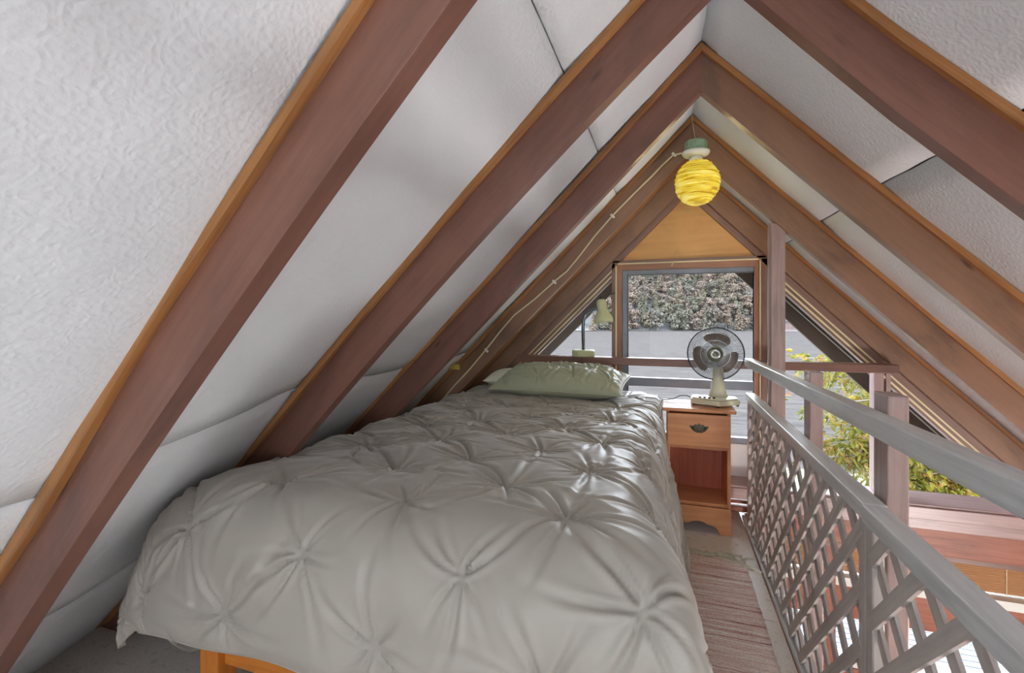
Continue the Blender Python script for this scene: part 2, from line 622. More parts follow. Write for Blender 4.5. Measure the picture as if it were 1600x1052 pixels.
# ------------------------------------------------------------------ floors
mb = MB()
mb.box(-2.45, .39, 1.955, 3.04, -.03, 0)
mb.box(-2.45, .39, YB, 1.95, -.03, 0)
struct(mb.build('floor', M['floor'], bevel=.002))
mb = MB(); mb.box(-2.4, .46, YB, 3.0, -.22, -.031)
struct(mb.build('floor_joists', M['beam']))
mb = MB(); mb.box(-4.0, 4.4, YB, 3.04, -2.5, -2.42)
struct(mb.build('floor_lower', M['beam']))
mb = MB(); mb.box(-2.6, -2.46, YB, 3.04, -2.42, 0.0)
struct(mb.build('wall_left', M['grey_board']))

# ------------------------------------------------------------------ gable wall and windows
Y1, Y2 = 3.022, 3.085
def slope_bar(mb, side, d0, d1, o1, o2, ya, yb, N=10):
    for i in range(N):
        a = d0 + (d1 - d0) * i / N; b = d0 + (d1 - d0) * (i + 1) / N
        f = lambda d, o: (zL_n if side < 0 else zR_n)(5, d) - RD - o
        c = [(XR + side * a, f(a, o2)), (XR + side * b, f(b, o2)), (XR + side * b, f(b, o1)), (XR + side * a, f(a, o1))]
        L = 1.4
        i0 = len(mb.v)
        mb.prism(c, 1, ya, yb)
        for fi in range(-6, 0):
            mb.uv[fi] = [((p[0] - XR) * L * side, p[1] + p[0] * side) for p in mb.uv[fi]]
zb5 = lambda side, d: (zL_n if side < 0 else zR_n)(5, d) - RD
def dz(side, z, off=0):
    lo, hi = 0, 5
    for _ in range(40):
        m = (lo + hi) / 2
        if zb5(side, m) - off > z: lo = m
        else: hi = m
    return lo

# plywood gable panel
zply = .357 + HC
t = MB()
dl, dr = dz(-1, zply, .0), dz(1, zply, .0)
t.prism([(XR - dl, zply), (XR + dr, zply), (XR, zb5(-1, 0))], 1, 3.05, 3.07)
struct(t.build('wall_front', M['ply']))
# trim bars under the last rafters, down both slopes
t = MB()
slope_bar(t, -1, 0.0, 1.95, -.01, .045, Y1, Y1 + .03)
slope_bar(t, 1, 0.0, 3.6, -.01, .045, Y1, Y1 + .03)
struct(t.build('trim_1', M['frame']))
XL, XRt = -.337, .551
# window_1 : the centre window
zt, zb = .345 + HC, -.735 + HC
w1 = thing('window_1', None, None, (0, 3.03, zb)); w1['kind'] = 'structure'
m_ = MB()
m_.box(XL, XRt, Y1, Y2, zt, zply + .004)
m_.box(XL, XL + .022, Y1, Y2, zb - .38, zt); m_.box(XRt - .04, XRt, Y1, Y2, zb - .38, zt)
m_.build('frame', M['frame'], w1, bevel=.002)
m_ = MB()
m_.box(XL + .022, XL + .030, Y1 + .006, Y2, zb, zt); m_.box(XRt - .048, XRt - .04, Y1 + .006, Y2, zb, zt)
m_.box(XL + .030, XRt - .048, Y1 + .006, Y2, zt - .008, zt)
m_.build('bead', M['bead'], w1)
m_ = MB()
m_.box(XL + .030, XL + .062, Y1 + .015, Y2, zb, zt - .008); m_.box(XRt - .075, XRt - .048, Y1 + .015, Y2, zb, zt - .008)
m_.box(XL + .062, XRt - .075, Y1 + .015, Y2, zt - .045, zt - .008)
m_.build('inner_frame', M['red_frame'], w1)
m_ = MB()
gx0, gx1, gz1 = XL + .094, XRt - .075, .272 + HC
m_.box(XL + .0625, gx0, Y1 + .02, Y2, zb, zt - .045)
m_.box(gx1, gx1 + .0, Y1 + .02, Y2, zb, zt - .045)
m_.box(gx0, gx1, Y1 + .02, Y2, gz1, zt - .045)
m_.box(gx0, gx1, Y1 + .015, Y2, -.425 + HC, -.372 + HC)
m_.box(gx0, gx1, Y1 + .02, Y2, zb - .01, zb + .03)
m_.build('sash', M['bluegrey'], w1, bevel=.003)
m_ = MB()
m_.box(gx0, gx0 + .006, Y1 + .03, Y2 - .01, zb + .03, gz1); m_.box(gx0, gx1, Y1 + .03, Y2 - .01, gz1 - .004, gz1)
m_.build('gasket', M['gasket'], w1)
m_ = MB(); m_.box(gx0 + .0, gx1, Y1 + .045, Y1 + .049, zb + .03, gz1)
m_.build('pane', M['glass'], w1)
m_ = MB(); m_.tube([(.03, Y1 + .002, zt - .002), (.022, Y1, zt - .03)], .0035, 6)
m_.build('latch', M['bead'], w1)

# window_2 : left triangular window
def tri_window(name, side, xin, xout, zlow, off):
    w = thing(name, None, None, (xin, 3.03, zlow)); w['kind'] = 'structure'
    din = abs(xin - XR); dout = dz(side, zlow, off)
    m_ = MB(); slope_bar(m_, side, din - .01, dout + .1, .045, .056, Y1 + .004, Y2); slope_bar(m_, side, din - .01, dout + .1, .078, .092, Y1 + .004, Y2)
    m_.build('bead', M['bead'], w)
    m_ = MB(); slope_bar(m_, side, din - .01, dout + .1, .056, .078, Y1 + .01, Y2); slope_bar(m_, side, din - .01, dout + .1, .092, .108, Y1 + .01, Y2)
    m_.build('frame', M['frame'], w)
    m_ = MB()
    pts = [(xin, zlow), (xin, zb5(side, din) - .10)]
    K = 8
    for i in range(1, K + 1):
        d = din + (dout - din) * i / K
        pts.append((XR + side * d, max(zlow, zb5(side, d) - .10)))
    m_.prism(pts, 1, Y1 + .045, Y1 + .049)
    m_.build('pane', M['glass'], w)
    return w
tri_window('window_2', -1, XL, None, -.30 + HC, .05)
tri_window('window_3', 1, XRt + .012, None, -.93 + HC, .05)
# lower left: white board behind the bed head
t = MB()
dA = dz(-1, -.30 + HC, 0); dB = dz(-1, 0.0, 0)
t.prism([(XL, 0.0), (XL, -.30 + HC), (XR - dA, -.30 + HC), (XR - dB - .2, .0)], 1, Y1 + .03, Y2)
struct(t.build('wall_front_left', M['white_board']))
# below the centre window: pale board, dark grille, wooden ledges
t = MB(); t.box(XL, XRt, Y1 + .02, Y2, -.95 + HC, -.74 + HC)
struct(t.build('wall_front_low', M['grey_board']))
t = MB(); t.box(-.3, .46, Y1 - .01, Y1 + .02, -1.005 + HC, -.945 + HC)
g_ = tag(t.build('wall_vent', M['vent']), 'dark green grey slotted strip low under the window beside the nightstand', 'vent')
t = MB()
for k, (za, zb_) in enumerate(((0, .035), (.045, .065), (.075, .112))):
    t.box(-.3, .46, 2.985 - .0 + .012 * k, Y1 + .02, za, zb_)
struct(t.build('baseboard_front', M['beam'], bevel=.003))

# jamb of the outer window beside the tall post
t = MB(); t.box(XRt + .0, XRt + .022, Y1, Y2 + .05, -.93 + HC, zb5(1, XRt - XR) - .04)
struct(t.build('trim_2', M['dark_out']))
# mullion at the end of the guard rail
xm = 1.055
w4 = thing('trim_3', None, None, (xm, 3.03, -.93 + HC)); w4['kind'] = 'structure'
t = MB(); t.box(xm, xm + .045, Y1, Y2, -.93 + HC, -.24 + HC); t.build('mullion', M['mauve'], w4, bevel=.002)
t = MB(); t.box(xm + .045, xm + .055, Y1 + .02, Y2, -.93 + HC, -.24 + HC); t.build('groove', M['frame'], w4)
t = MB(); t.box(xm + .055, xm + .075, Y1, Y2, -.93 + HC, -.24 + HC); t.build('bead', M['mauve'], w4)
# deep sill and the wall under it (lower storey), seen past the railing
t = MB()
t.box(.30, 3.0, 2.87, 3.09, -.975 + HC, -.93 + HC); t.box(.30, 3.0, 2.855, 2.875, -1.0 + HC, -.94 + HC)
struct(t.build('trim_4', M['mauve'], bevel=.004))
t = MB(); t.box(.46, 3.2, 2.885, 3.09, -1.06 + HC, -.976 + HC)
struct(t.build('trim_5', M['mauve'], bevel=.004))
t = MB(); t.box(.46, 3.3, 2.90, 3.09, -1.19 + HC, -1.061 + HC)
struct(t.build('beam_upper', M['beam'], bevel=.004))
t = MB(); t.box(.46, 3.3, 2.93, 3.09, -1.225 + HC, -1.191 + HC)
struct(t.build('trim_6', M['frame']))
bl = thing('bamboo_blind', 'orange brown rolled bamboo blind under the sill beam, right of the lattice', 'blind', (.6, 3.03, -1.4 + HC))
t = MB()
for k in range(15):
    z = -1.232 + HC - k * .0115
    t.tube([(.5, 3.045, z), (3.3, 3.045, z)], .006, 6)
t.build('slats', M['bamboo'], bl)
for k in range(11):
    t = MB(); t.box(.62 + k * .25, .623 + k * .25, 3.036, 3.039, -1.40 + HC, -1.228 + HC)
    t.build('cord', M['cable'], bl)
def low_bay(z_top_sill, tag_):
    pass
t = MB(); t.box(.46, 3.6, 2.98, 3.09, -1.45 + HC, -1.405 + HC); struct(t.build('trim_7', M['white']))
t = MB(); t.box(.46, 3.8, 2.99, 3.09, -1.625 + HC, -1.451 + HC); struct(t.build('beam_middle', M['beam'], bevel=.004))
t = MB(); t.box(.46, 3.9, 3.0, 3.09, -1.895 + HC, -1.855 + HC); struct(t.build('trim_8', M['white']))
t = MB(); t.box(.46, 4.0, 2.99, 3.09, -2.07 + HC, -1.896 + HC); struct(t.build('beam_lower', M['beam'], bevel=.004))
t = MB(); t.box(-2.4, .46, 2.99, 3.09, -3.54 + HC, -1.46 + HC); struct(t.build('wall_front_under', M['grey_board']))
t = MB(); t.box(.46, 4.2, 2.99, 3.09, -3.54 + HC, -2.5 + HC); struct(t.build('wall_front_base', M['beam']))
for k, (za, zb_, xe) in enumerate(((-1.855, -1.625, 3.6), (-2.5, -2.07, 4.1))):
    t = MB(); t.box(.46, xe, 3.045, 3.049, za + HC, zb_ + HC)
    struct(t.build('window_%d' % (5 + k), M['glass']))
t = MB()
for x in (.50, .80, 1.95, 3.0):
    t.box(x, x + .055, 2.94 if x < 1 else 3.0, 3.0 if x < 1 else 3.09, -3.54 + HC, (-1.0 if x < 1 else -1.4) + HC)
struct(t.build('trim_9', M['beam'], bevel=.003))

# the other gable, behind the camera, with its own window
t = MB()
yb0, yb1 = YB - .06, YB
def gable(x): 
    d = abs(x - XR); return (zL_n if x < XR else zR_n)(3, d) + .02
wx0, wx1, wz0, wz1 = -.30, .52, .50, 1.10
for xa, xb, za, zb_ in ((-4.2, wx0, -2.42, None), (wx1, 4.6, -2.42, None), (wx0, wx1, -2.42, wz0), (wx0, wx1, wz1, None)):
    N_ = 8
    for k in range(N_):
        a = xa + (xb - xa) * k / N_; b = xa + (xb - xa) * (k + 1) / N_
        ta, tb_ = (gable(a), gable(b)) if zb_ is None else (zb_, zb_)
        if max(ta, tb_) <= za + .01: continue
        t.prism([(a, za), (b, za), (b, max(za + .001, tb_)), (a, max(za + .001, ta))], 1, yb0, yb1)
struct(t.build('wall_back', M['grey_board']))
t = MB(); t.box(wx0, wx1, yb0 + .02, yb0 + .025, wz0, wz1); struct(t.build('window_7', M['glass']))
fx = thing('fill_dome', 'added fill light in a frosted dome at the ridge behind the camera', 'lamp', (XR, -1.9, ZR - .2))  # fill lamp added out of view to brighten the loft
t = MB(); t.lathe([(0, 0), (.14, 0), (.14, -.02), (0, -.02)], (XR, -1.9, ZR - .17), 32); t.build('base', M['white'], fx)
t = MB(); t.lathe([(.13, -.02), (.125, -.06), (.09, -.09), (.04, -.105), (0, -.108)], (XR, -1.9, ZR - .17), 32); t.build('diffuser', M['white'], fx, smooth=True)
dl_ = bpy.data.lights.new('ridge_fill', 'POINT'); dl_.energy = 15; dl_.color = (.96, .97, 1.0); dl_.shadow_soft_size = .12
dlo = bpy.data.objects.new('ridge_fill', dl_); COL.objects.link(dlo); dlo.parent = fx; dlo.location = (0, 0, -.24)

fx = thing('fill_dome', 'added fill light in a white dome hanging in the lower room behind the camera', 'lamp', (2.0, .55, -.30))  # second added lamp, out of view, lights left slope and railing
t = MB(); t.lathe([(0, 0), (.14, 0), (.14, -.02), (0, -.02)], (2.0, .55, -.30), 32); t.build('base', M['white'], fx)
t = MB(); t.tube([(2.0, .55, -.30), (2.0, .55, .18)], .006, 6); t.build('cord', M['white'], fx)
t = MB(); t.lathe([(.13, -.02), (.125, -.06), (.09, -.09), (.04, -.105), (0, -.108)], (2.0, .55, -.30), 32); t.build('diffuser', M['white'], fx, smooth=True)
dl_ = bpy.data.lights.new('lower_fill', 'POINT'); dl_.energy = 130; dl_.color = (1, .96, .92); dl_.shadow_soft_size = .22
dlo = bpy.data.objects.new('lower_fill', dl_); COL.objects.link(dlo); dlo.parent = fx; dlo.location = (0, 0, -.28)

# guard rail along the window wall
gr = thing('guard_rail', 'reddish brown board rail across the gable window carrying the gooseneck lamp', 'railing', (-.9, 2.94, -.25 + HC))
t = MB()
zg = -.24 + HC
t.beam((-.93, 2.935, zg - .0225), (1.12, 2.935, zg - .0225), .085, .045)
t.build('rail', M['rafter'], gr, bevel=.004)

# ------------------------------------------------------------------ railing on the open side of the loft
rail = thing('loft_railing', 'weathered grey wooden railing with handrail and crisscross lattice along the floor edge', 'railing', (.42, 1.2, 0))
t = MB(); t.beam((.42, 2.86, -.243 + HC), (.42, .1, -.212 + HC), .04, .044)
t.build('handrail', M['grey_rail'], rail, bevel=.004)
for y, zt_, lab in ((1.20, -.165, None), (1.775, -.178, None)):
    t = MB(); t.box(.4425, .482, y, y + .07, -.22, zt_ + HC)
    t.build('post', M['post'], rail, bevel=.003)
def lattice_panel(y0, y1, xs, ph):
    pn = bpy.data.objects.new('lattice_panel', None); COL.objects.link(pn); pn.parent = rail
    pn.location = Vector((0, 0, 0))
    zt_, zb_ = -.395 + HC, .035
    def ln(a, b, m, w, h, nm, **kw):
        q = MB().beam(a, b, w, h, **kw)
        o = q.build(nm, M[m]); o.parent = pn; o.location = -Vector(rail.location)
        bb = o.modifiers.new('b', 'BEVEL'); bb.width = .003; bb.segments = 2
        return o
    ln((xs, y1, zt_ - .018), (xs + (.004), y0, zt_ - .018), 'grey_rail', .045, .036, 'top_rail')
    for y in (y0 + .018, y1 - .018):
        ln((xs - .004, y, zb_), (xs - .004, y, zt_ - .037), 'lattice', .022, .034, 'stile', up=(0, 1, 0))
    H = zt_ - .036 - zb_
    for lay in (0, 1):
        q = MB()
        xx = xs - .012 + lay * .009
        p = .130
        k0 = int((y0 - 1.0) / p) - 8; k1 = int((y1) / p) + 8
        for k in range(k0, k1):
            yb_ = k * p + ph
            # slat from (yb_, zb) to (yb_ -/+ H, zt)
            sg = -1 if lay == 0 else 1
            a = [yb_, zb_]; b = [yb_ + sg * H, zt_ - .036]
            lo, hi = y0 + .03, y1 - .03
            # clip along y
            t0, t1 = 0.0, 1.0
            dy = b[0] - a[0]
            for lim, s_ in ((lo, 1), (hi, -1)):
                ta = (lim - a[0]) / dy
                if (dy > 0) == (s_ > 0): t0 = max(t0, ta)
                else: t1 = min(t1, ta)
            if t1 - t0 < .06: continue
            pa = (xx, a[0] + dy * t0, a[1] + (b[1] - a[1]) * t0)
            pb = (xx, a[0] + dy * t1, a[1] + (b[1] - a[1]) * t1)
            q.beam(pa, pb, .030, .007, up=(1, 0, 0), ext=.012)
        o = q.build('lattice', M['lattice']); o.parent = pn; o.location = -Vector(rail.location)
    return pn
lattice_panel(1.185, 2.75, .412, .02)
lattice_panel(.25, 1.18, .412, .05)
t = MB(); t.box(.392, .447, .1, 2.90, .0005, .022); t.box(.404, .424, .1, 2.90, .022, .034)
t.build('base_rail', M['grey_rail'], rail, bevel=.005)

post = thing('support_post', 'tall mauve brown post from the rafter down past the handrail, right of the window', 'post', (.46, 2.4, -.22))
t = MB(); t.box(.4425, .50, 2.385, 2.43, -.22, zR_n(4, .36) - RD + .01)
t.build('shaft', M['post'], post, bevel=.003)
t = MB(); t.box(.436, .4425, 2.415, 2.43, -.2, zR_n(4, .34) - RD + .0)
tag(t.build('edge_strip', M['mauve'], post), 'pale mauve edge strip')

# ------------------------------------------------------------------ bed
bed = thing('bed_frame', 'honey pine single bed frame under the pintuck comforter', 'bed', (-.64, 1.9, 0))
for x, y in ((-1.15, .955), (-.13, .955), (-1.15, 2.87), (-.13, 2.87)):
    t = MB(); t.box(x - .032, x + .032, y - .03, y + .03, 0, .43)
    t.build('leg', M['bedwood'], bed, bevel=.005)
t = MB(); t.box(-1.118, -.162, .945, .970, .20, .425); t.build('foot_rail', M['bedwood'], bed, bevel=.004)
t = MB(); t.box(-1.118, -.162, 2.855, 2.88, .20, .425); t.build('head_rail', M['bedwood'], bed, bevel=.004)
for x in (-1.155, -.125):
    t = MB(); t.box(x - .012, x + .012, .985, 2.84, .24, .40); t.build('side_rail', M['bedwood'], bed, bevel=.004)
t = MB(); t.box(-1.12, -.15, .98, 2.85, .40, .425); t.build('slat_base', M['bedwood'], bed)
t = MB(); t.box(-1.10, -.14, .96, 2.86, .426, .655)
o = t.build('mattress', M['sheet'], bevel=.05)
tag(o, 'cream single mattress hidden under the pintuck comforter', 'mattress')

def sstep(t):
    t = np.clip(t, 0, 1); return t * t * (3 - 2 * t)

def tuck_height(A, B, pins, rng, amp=1.0, puff=.030, sig=.075):
    """puffy cloth gathered at points: little valleys fan out of every pinch"""
    dmin = np.full(A.shape, 9.0)
    H = np.zeros(A.shape)
    for (pa, pb) in pins:
        wa = (np.abs(A - pa) < .30) & (np.abs(B - pb) < .30)
        if not wa.any(): continue
        a = A[wa] - pa; b = B[wa] - pb
        r = np.hypot(a, b); th = np.arctan2(b, a)
        dmin[wa] = np.minimum(dmin[wa], r)
        h = np.zeros_like(r)
        n = rng.randint(7, 9)
        base = rng.uniform(0, 2 * np.pi)
        for k in range(n):
            tk = base + 2 * np.pi * (k + rng.uniform(-.28, .28)) / n
            L = rng.uniform(.05, .17)
            dpt = rng.uniform(.008, .016) * amp
            curl = rng.uniform(-2.2, 2.2)
            dth = (th - tk - curl * r + np.pi) % (2 * np.pi) - np.pi
            off = np.abs(dth) * np.maximum(r, .004)
            wv = .003 + .048 * r
            env = (1 - np.exp(-r / .012)) * np.exp(-(r / L) ** 1.6)
            h += -dpt * env * np.exp(-(off / wv) ** 2)
            h += dpt * .55 * env * np.exp(-((off - 1.9 * wv) / (1.1 * wv)) ** 2)
        H[wa] += h
    P = puff * (1 - np.exp(-(dmin / sig) ** 1.15))
    return H + P

def make_duvet():
    rng = np.random.RandomState(11)
    da = .0062
    Lf, Lb = .42, 1.86          # arc below the foot edge, length of the top
    yf = 1.00
    b = np.arange(-Lf, Lb + da, da)
    a = np.arange(-1.14, 1.16, da)
    B, A = np.meshgrid(b, a, indexing='ij')
    xc = -.60
    # along the bed
    def arc(s, r, flare, hang):
        th_max = math.pi / 2 - flare
        th = np.clip(s / r, 0, th_max)
        rest = np.clip(s - r * th_max, 0, None)
        h = r * np.sin(th) + rest * math.sin(flare)
        d = r * (1 - np.cos(th)) + rest * math.cos(flare)
        s0 = s < 0
        return np.where(s0, s, h), np.where(s0, 0, d)
    hb, db = arc(-B, .17, .14, 0)
    Y = yf - hb
    foot = sstep((1.22 - Y) / .30)
    wl = .482 + .02 * foot
    wr = .435 + .03 * foot
    fade = 1 - .42 * sstep((1.06 - Y) / .22)       # the corner is pulled up at the foot
    sl = (-A - wl)
    sr = (A - wr)
    flareL = .30
    hl, dl = arc(np.where(sl > 0, sl * fade, sl), .095, flareL, 0)
    hr, dr = arc(sr, .13, .20, 0)
    hl = np.where(hl > 0, hl * (1 + .25 * foot), hl)
    hr = np.where(hr > 0, hr * (1 + .30 * sstep((1.5 - Y) / .6)), hr)
    X = np.where(A < 0, xc - wl - hl, xc + wr + hr)
    headr = sstep((Y - 2.35) / .2)
    dA = np.where(A < 0, dl, dr)
    p = 3.5
    drop = (dA ** p + db ** p) ** (1 / p)
    # at the corners cloth bunches: pull the overhang sideways a little
    Z = .682 - drop
    X = np.where((A > 0) & (hr > .05), X - (X - (-.05)) * headr * .8, X)
    # gentle sag of the top and lie of the hem
    Z = Z - .012 * np.sin(A * 3 + 1) * (1 - sstep(drop / .15)) - .006 * sstep((-A - .25) / .22)
    hang = sstep((drop - .12) / .2)
    wob = np.sin(B * 13 + 1.5 * np.sin(B * 5)) * .5 + np.sin(B * 23 + 2) * .25
    sideA = hang * (np.abs(A) > .52)
    X = X + np.sign(A) * wob * .014 * sideA
    wobf = np.sin(A * 9 + 1.0) * .5 + np.sin(A * 17 + 2.1) * .3
    Y = Y - wobf * .013 * hang * (B < 0)
    # normals
    Pm = np.stack([X, Y, Z], -1)
    ga = np.gradient(Pm, axis=1); gb = np.gradient(Pm, axis=0)
    N = np.cross(ga, gb); N /= np.linalg.norm(N, axis=-1, keepdims=True) + 1e-9
    pins = []
    row = 0
    for bb in np.arange(-.335, Lb, .168):
        for k in range(-4, 5):
            aa = k * .36 + (.18 if row % 2 else 0.0) + .02
            pins.append((aa + rng.uniform(-.02, .02), bb + rng.uniform(-.018, .018)))
        row += 1
    H = tuck_height(A, B, pins, rng, 1.15, .025, .075)
    # long soft wrinkles lying across the top
    wr_ = np.zeros_like(H)
    for k in range(110):
        a0, b0 = rng.uniform(-.75, .75), rng.uniform(.0, Lb)
        ang = rng.uniform(-.6, .6); L = rng.uniform(.05, .15); w = rng.uniform(.006, .013)
        ca, sa = math.cos(ang), math.sin(ang)
        u = (A - a0) * ca + (B - b0) * sa; v = -(A - a0) * sa + (B - b0) * ca
        wr_ += rng.choice([-1, 1]) * rng.uniform(.003, .0075) * np.exp(-(u / L) ** 2 - (v / w) ** 2)
    H = H + wr_
    # the hem is stitched thin
    em = np.minimum.reduce([B + Lf, Lb - B, A + 1.14, 1.16 - A])
    H = H * sstep(em / .05 + .15)
    Pm = Pm + N * H[..., None]
    nb, na = A.shape
    idx = np.arange(nb * na).reshape(nb, na)
    f = np.stack([idx[:-1, :-1], idx[:-1, 1:], idx[1:, 1:], idx[1:, :-1]], -1).reshape(-1, 4)
    me = bpy.data.meshes.new('comforter')
    me.vertices.add(nb * na); me.vertices.foreach_set('co', Pm.reshape(-1).astype(np.float32))
    me.loops.add(f.size); me.loops.foreach_set('vertex_index', f.reshape(-1).astype(np.int32))
    me.polygons.add(len(f)); me.polygons.foreach_set('loop_start', np.arange(0, f.size, 4, dtype=np.int32))
    me.polygons.foreach_set('use_smooth', np.ones(len(f), dtype=bool))
    me.update(); me.validate()
    me.materials.append(M['duvet'])
    o = bpy.data.objects.new('comforter', me); COL.objects.link(o)
    s = o.modifiers.new('thick', 'SOLIDIFY'); s.thickness = .016; s.offset = -1
    return tag(o, 'sage grey pintuck comforter with gathered star tucks draped over the single bed', 'comforter')
make_duvet()

def make_pillow(name, cx, cy, cz, hx, hy, th, rot, mat, label, pins=True, seed=3, under=.5):
    rng = np.random.RandomState(seed)
    n = 150; m = 90
    u = np.linspace(-1, 1, n); v = np.linspace(-1, 1, m)
    V, U = np.meshgrid(v, u, indexing='ij')
    prof = np.clip((1 - np.abs(U) ** 3.2), 0, 1) ** .55 * np.clip((1 - np.abs(V) ** 2.6), 0, 1) ** .6
    # sides draw in between the corners
    X = U * hx * (1 - .05 * (1 - V ** 2)); Y = V * hy * (1 - .06 * (1 - U ** 2))
    pl = []
    for r_ in range(-1, 2):
        for k in range(-3, 4):
            pl.append((k * .2 + (.1 if r_ % 2 else 0), r_ * .135))
    H = tuck_height(X, Y, pl, rng, 1.1, .022, .06) if pins else np.zeros_like(X)
    top = prof * th * .62 + H * np.clip(prof * 1.6, 0, 1)
    bot = -prof * th * under
    Pt = np.stack([X, Y, top], -1); Pb = np.stack([X, Y, bot], -1)
    P = np.concatenate([Pt.reshape(-1, 3), Pb.reshape(-1, 3)])
    idx = np.arange(n * m).reshape(m, n)
    f1 = np.stack([idx[:-1, :-1], idx[:-1, 1:], idx[1:, 1:], idx[1:, :-1]], -1).reshape(-1, 4)
    f2 = f1[:, ::-1] + n * m
    me = bpy.data.meshes.new(name)
    Rm = Matrix.Rotation(rot[2], 4, 'Z') @ Matrix.Rotation(rot[0], 4, 'X')
    vs2 = [tuple(Rm @ Vector(p)) for p in P]
    me.from_pydata(vs2, [], np.concatenate([f1, f2]).tolist())
    bm = bmesh.new(); bm.from_mesh(me); bmesh.ops.remove_doubles(bm, verts=bm.verts, dist=1e-4); bm.to_mesh(me); bm.free()
    for p_ in me.polygons: p_.use_smooth = True
    me.materials.append(mat)
    o = bpy.data.objects.new(name, me); COL.objects.link(o)
    o.location = (cx, cy, cz)
    tag(o, label, 'pillow')
    # piping round the seam
    ring = []
    for k in range(80):
        a = 2 * math.pi * k / 80
        ca, sa = math.cos(a), math.sin(a)
        q = max(abs(ca), abs(sa)); uu, vv = ca / q, sa / q
        ring.append(Rm @ Vector((uu * hx * (1 - .05 * (1 - vv ** 2)) * 1.003, vv * hy * (1 - .06 * (1 - uu ** 2)) * 1.003, 0)))
    ring.append(ring[0])
    t = MB(); t.tube(ring, .0035, 6, cap=False)
    pp = t.build('piping', mat); pp.parent = o
    return o
make_pillow('pillow', -.578, 2.645, .752, .365, .215, .135, (math.radians(7), 0, math.radians(-2)), M['pillow'],
            'sage green pintuck pillow lying at the head of the bed under the window')
make_pillow('sleeping_pillow', -.90, 2.77, .745, .16, .15, .10, (0, 0, .1), M['sheet'],
            'cream pillow corner peeking out left behind the green pillow', pins=False, seed=5)

# ------------------------------------------------------------------ nightstand
ns = thing('nightstand', 'small honey maple nightstand with one drawer and open shelf beside the bed', 'nightstand', (.15, 2.79, 0))
nx0, nx1, ny0, ny1, nt = -.008, .308, 2.65, 2.915, .645
t = MB(); t.box(nx0 - .02, nx1 + .024, ny0 - .025, ny1 + .005, nt - .018, nt); t.build('top', M['stand'], ns, bevel=.005)
for x0, x1 in ((nx0, nx0 + .018), (nx1 - .018, nx1)):
    t = MB(); t.box(x0, x1, ny0 + .002, ny1, 0, nt - .0185, axis=2); t.build('side_panel', M['stand'], ns, bevel=.003)
t = MB(); t.box(nx0 + .018, nx1 - .018, ny1 - .012, ny1, .12, nt - .02); t.build('back_panel', M['stand_red'], ns)
t = MB(); t.box(nx0 + .018, nx1 - .018, ny0 + .01, ny1 - .012, .43, .445); t.build('divider', M['stand'], ns)
t = MB(); t.box(nx0 + .018, nx1 - .018, ny0 + .004, ny1 - .012, .135, .152); t.build('shelf', M['stand'], ns, bevel=.002)
# apron with a scalloped cut-out
poly = [(nx0, 0), (nx0, .134), (nx1, .134), (nx1, 0), (nx1 - .055, 0), (nx1 - .060, .018), (nx1 - .072, .034), (nx1 - .095, .044), (nx1 - .115, .046), (nx1 - .13, .056),
        ((nx0 + nx1) / 2, .060), (nx0 + .13, .056), (nx0 + .115, .046), (nx0 + .095, .044), (nx0 + .072, .034), (nx0 + .060, .018), (nx0 + .055, 0)]
t = MB(); t.prism(poly, 1, ny0 - .012, ny0 + .0015); t.build('apron', M['stand'], ns, bevel=.002)
dw = MB(); dw.box(nx0 + .004, nx1 - .004, ny0 - .014, ny0 + .0015, .448, nt - .028)
dwo = dw.build('drawer', M['stand'], ns, bevel=.004)
t = MB()
cx_, cz_, yy = (nx0 + nx1) / 2 + .004, .545, ny0 - .0165
bat = [(-.048, .006), (-.040, .014), (-.030, .008), (-.020, .020), (-.008, .016), (0, .026), (.008, .016), (.020, .020), (.030, .008), (.040, .014), (.048, .006),
       (.038, -.006), (.030, -.014), (.016, -.012), (0, -.024), (-.016, -.012), (-.030, -.014), (-.038, -.006)]
t.prism([(cx_ + a, cz_ + b) for a, b in bat], 1, yy, yy + .0025)
h_ = t.build('back_plate', M['brass']); h_.parent = dwo
t = MB(); t.tube([(cx_ - .03, yy - .004, cz_ + .003), (cx_ - .028, yy - .016, cz_ - .008), (cx_ - .012, yy - .02, cz_ - .016), (cx_ + .012, yy - .02, cz_ - .016), (cx_ + .028, yy - .016, cz_ - .008), (cx_ + .03, yy - .004, cz_ + .003)], .0035, 8)
t.lathe([(.006, -.004), (.006, .004), (0, .006)], (cx_ - .03, yy - .004, cz_ + .003), 10, Matrix.Rotation(math.pi / 2, 3, 'X'))
t.lathe([(.006, -.004), (.006, .004), (0, .006)], (cx_ + .03, yy - .004, cz_ + .003), 10, Matrix.Rotation(math.pi / 2, 3, 'X'))
h2 = t.build('handle', M['brass'], smooth=True); h2.parent = dwo
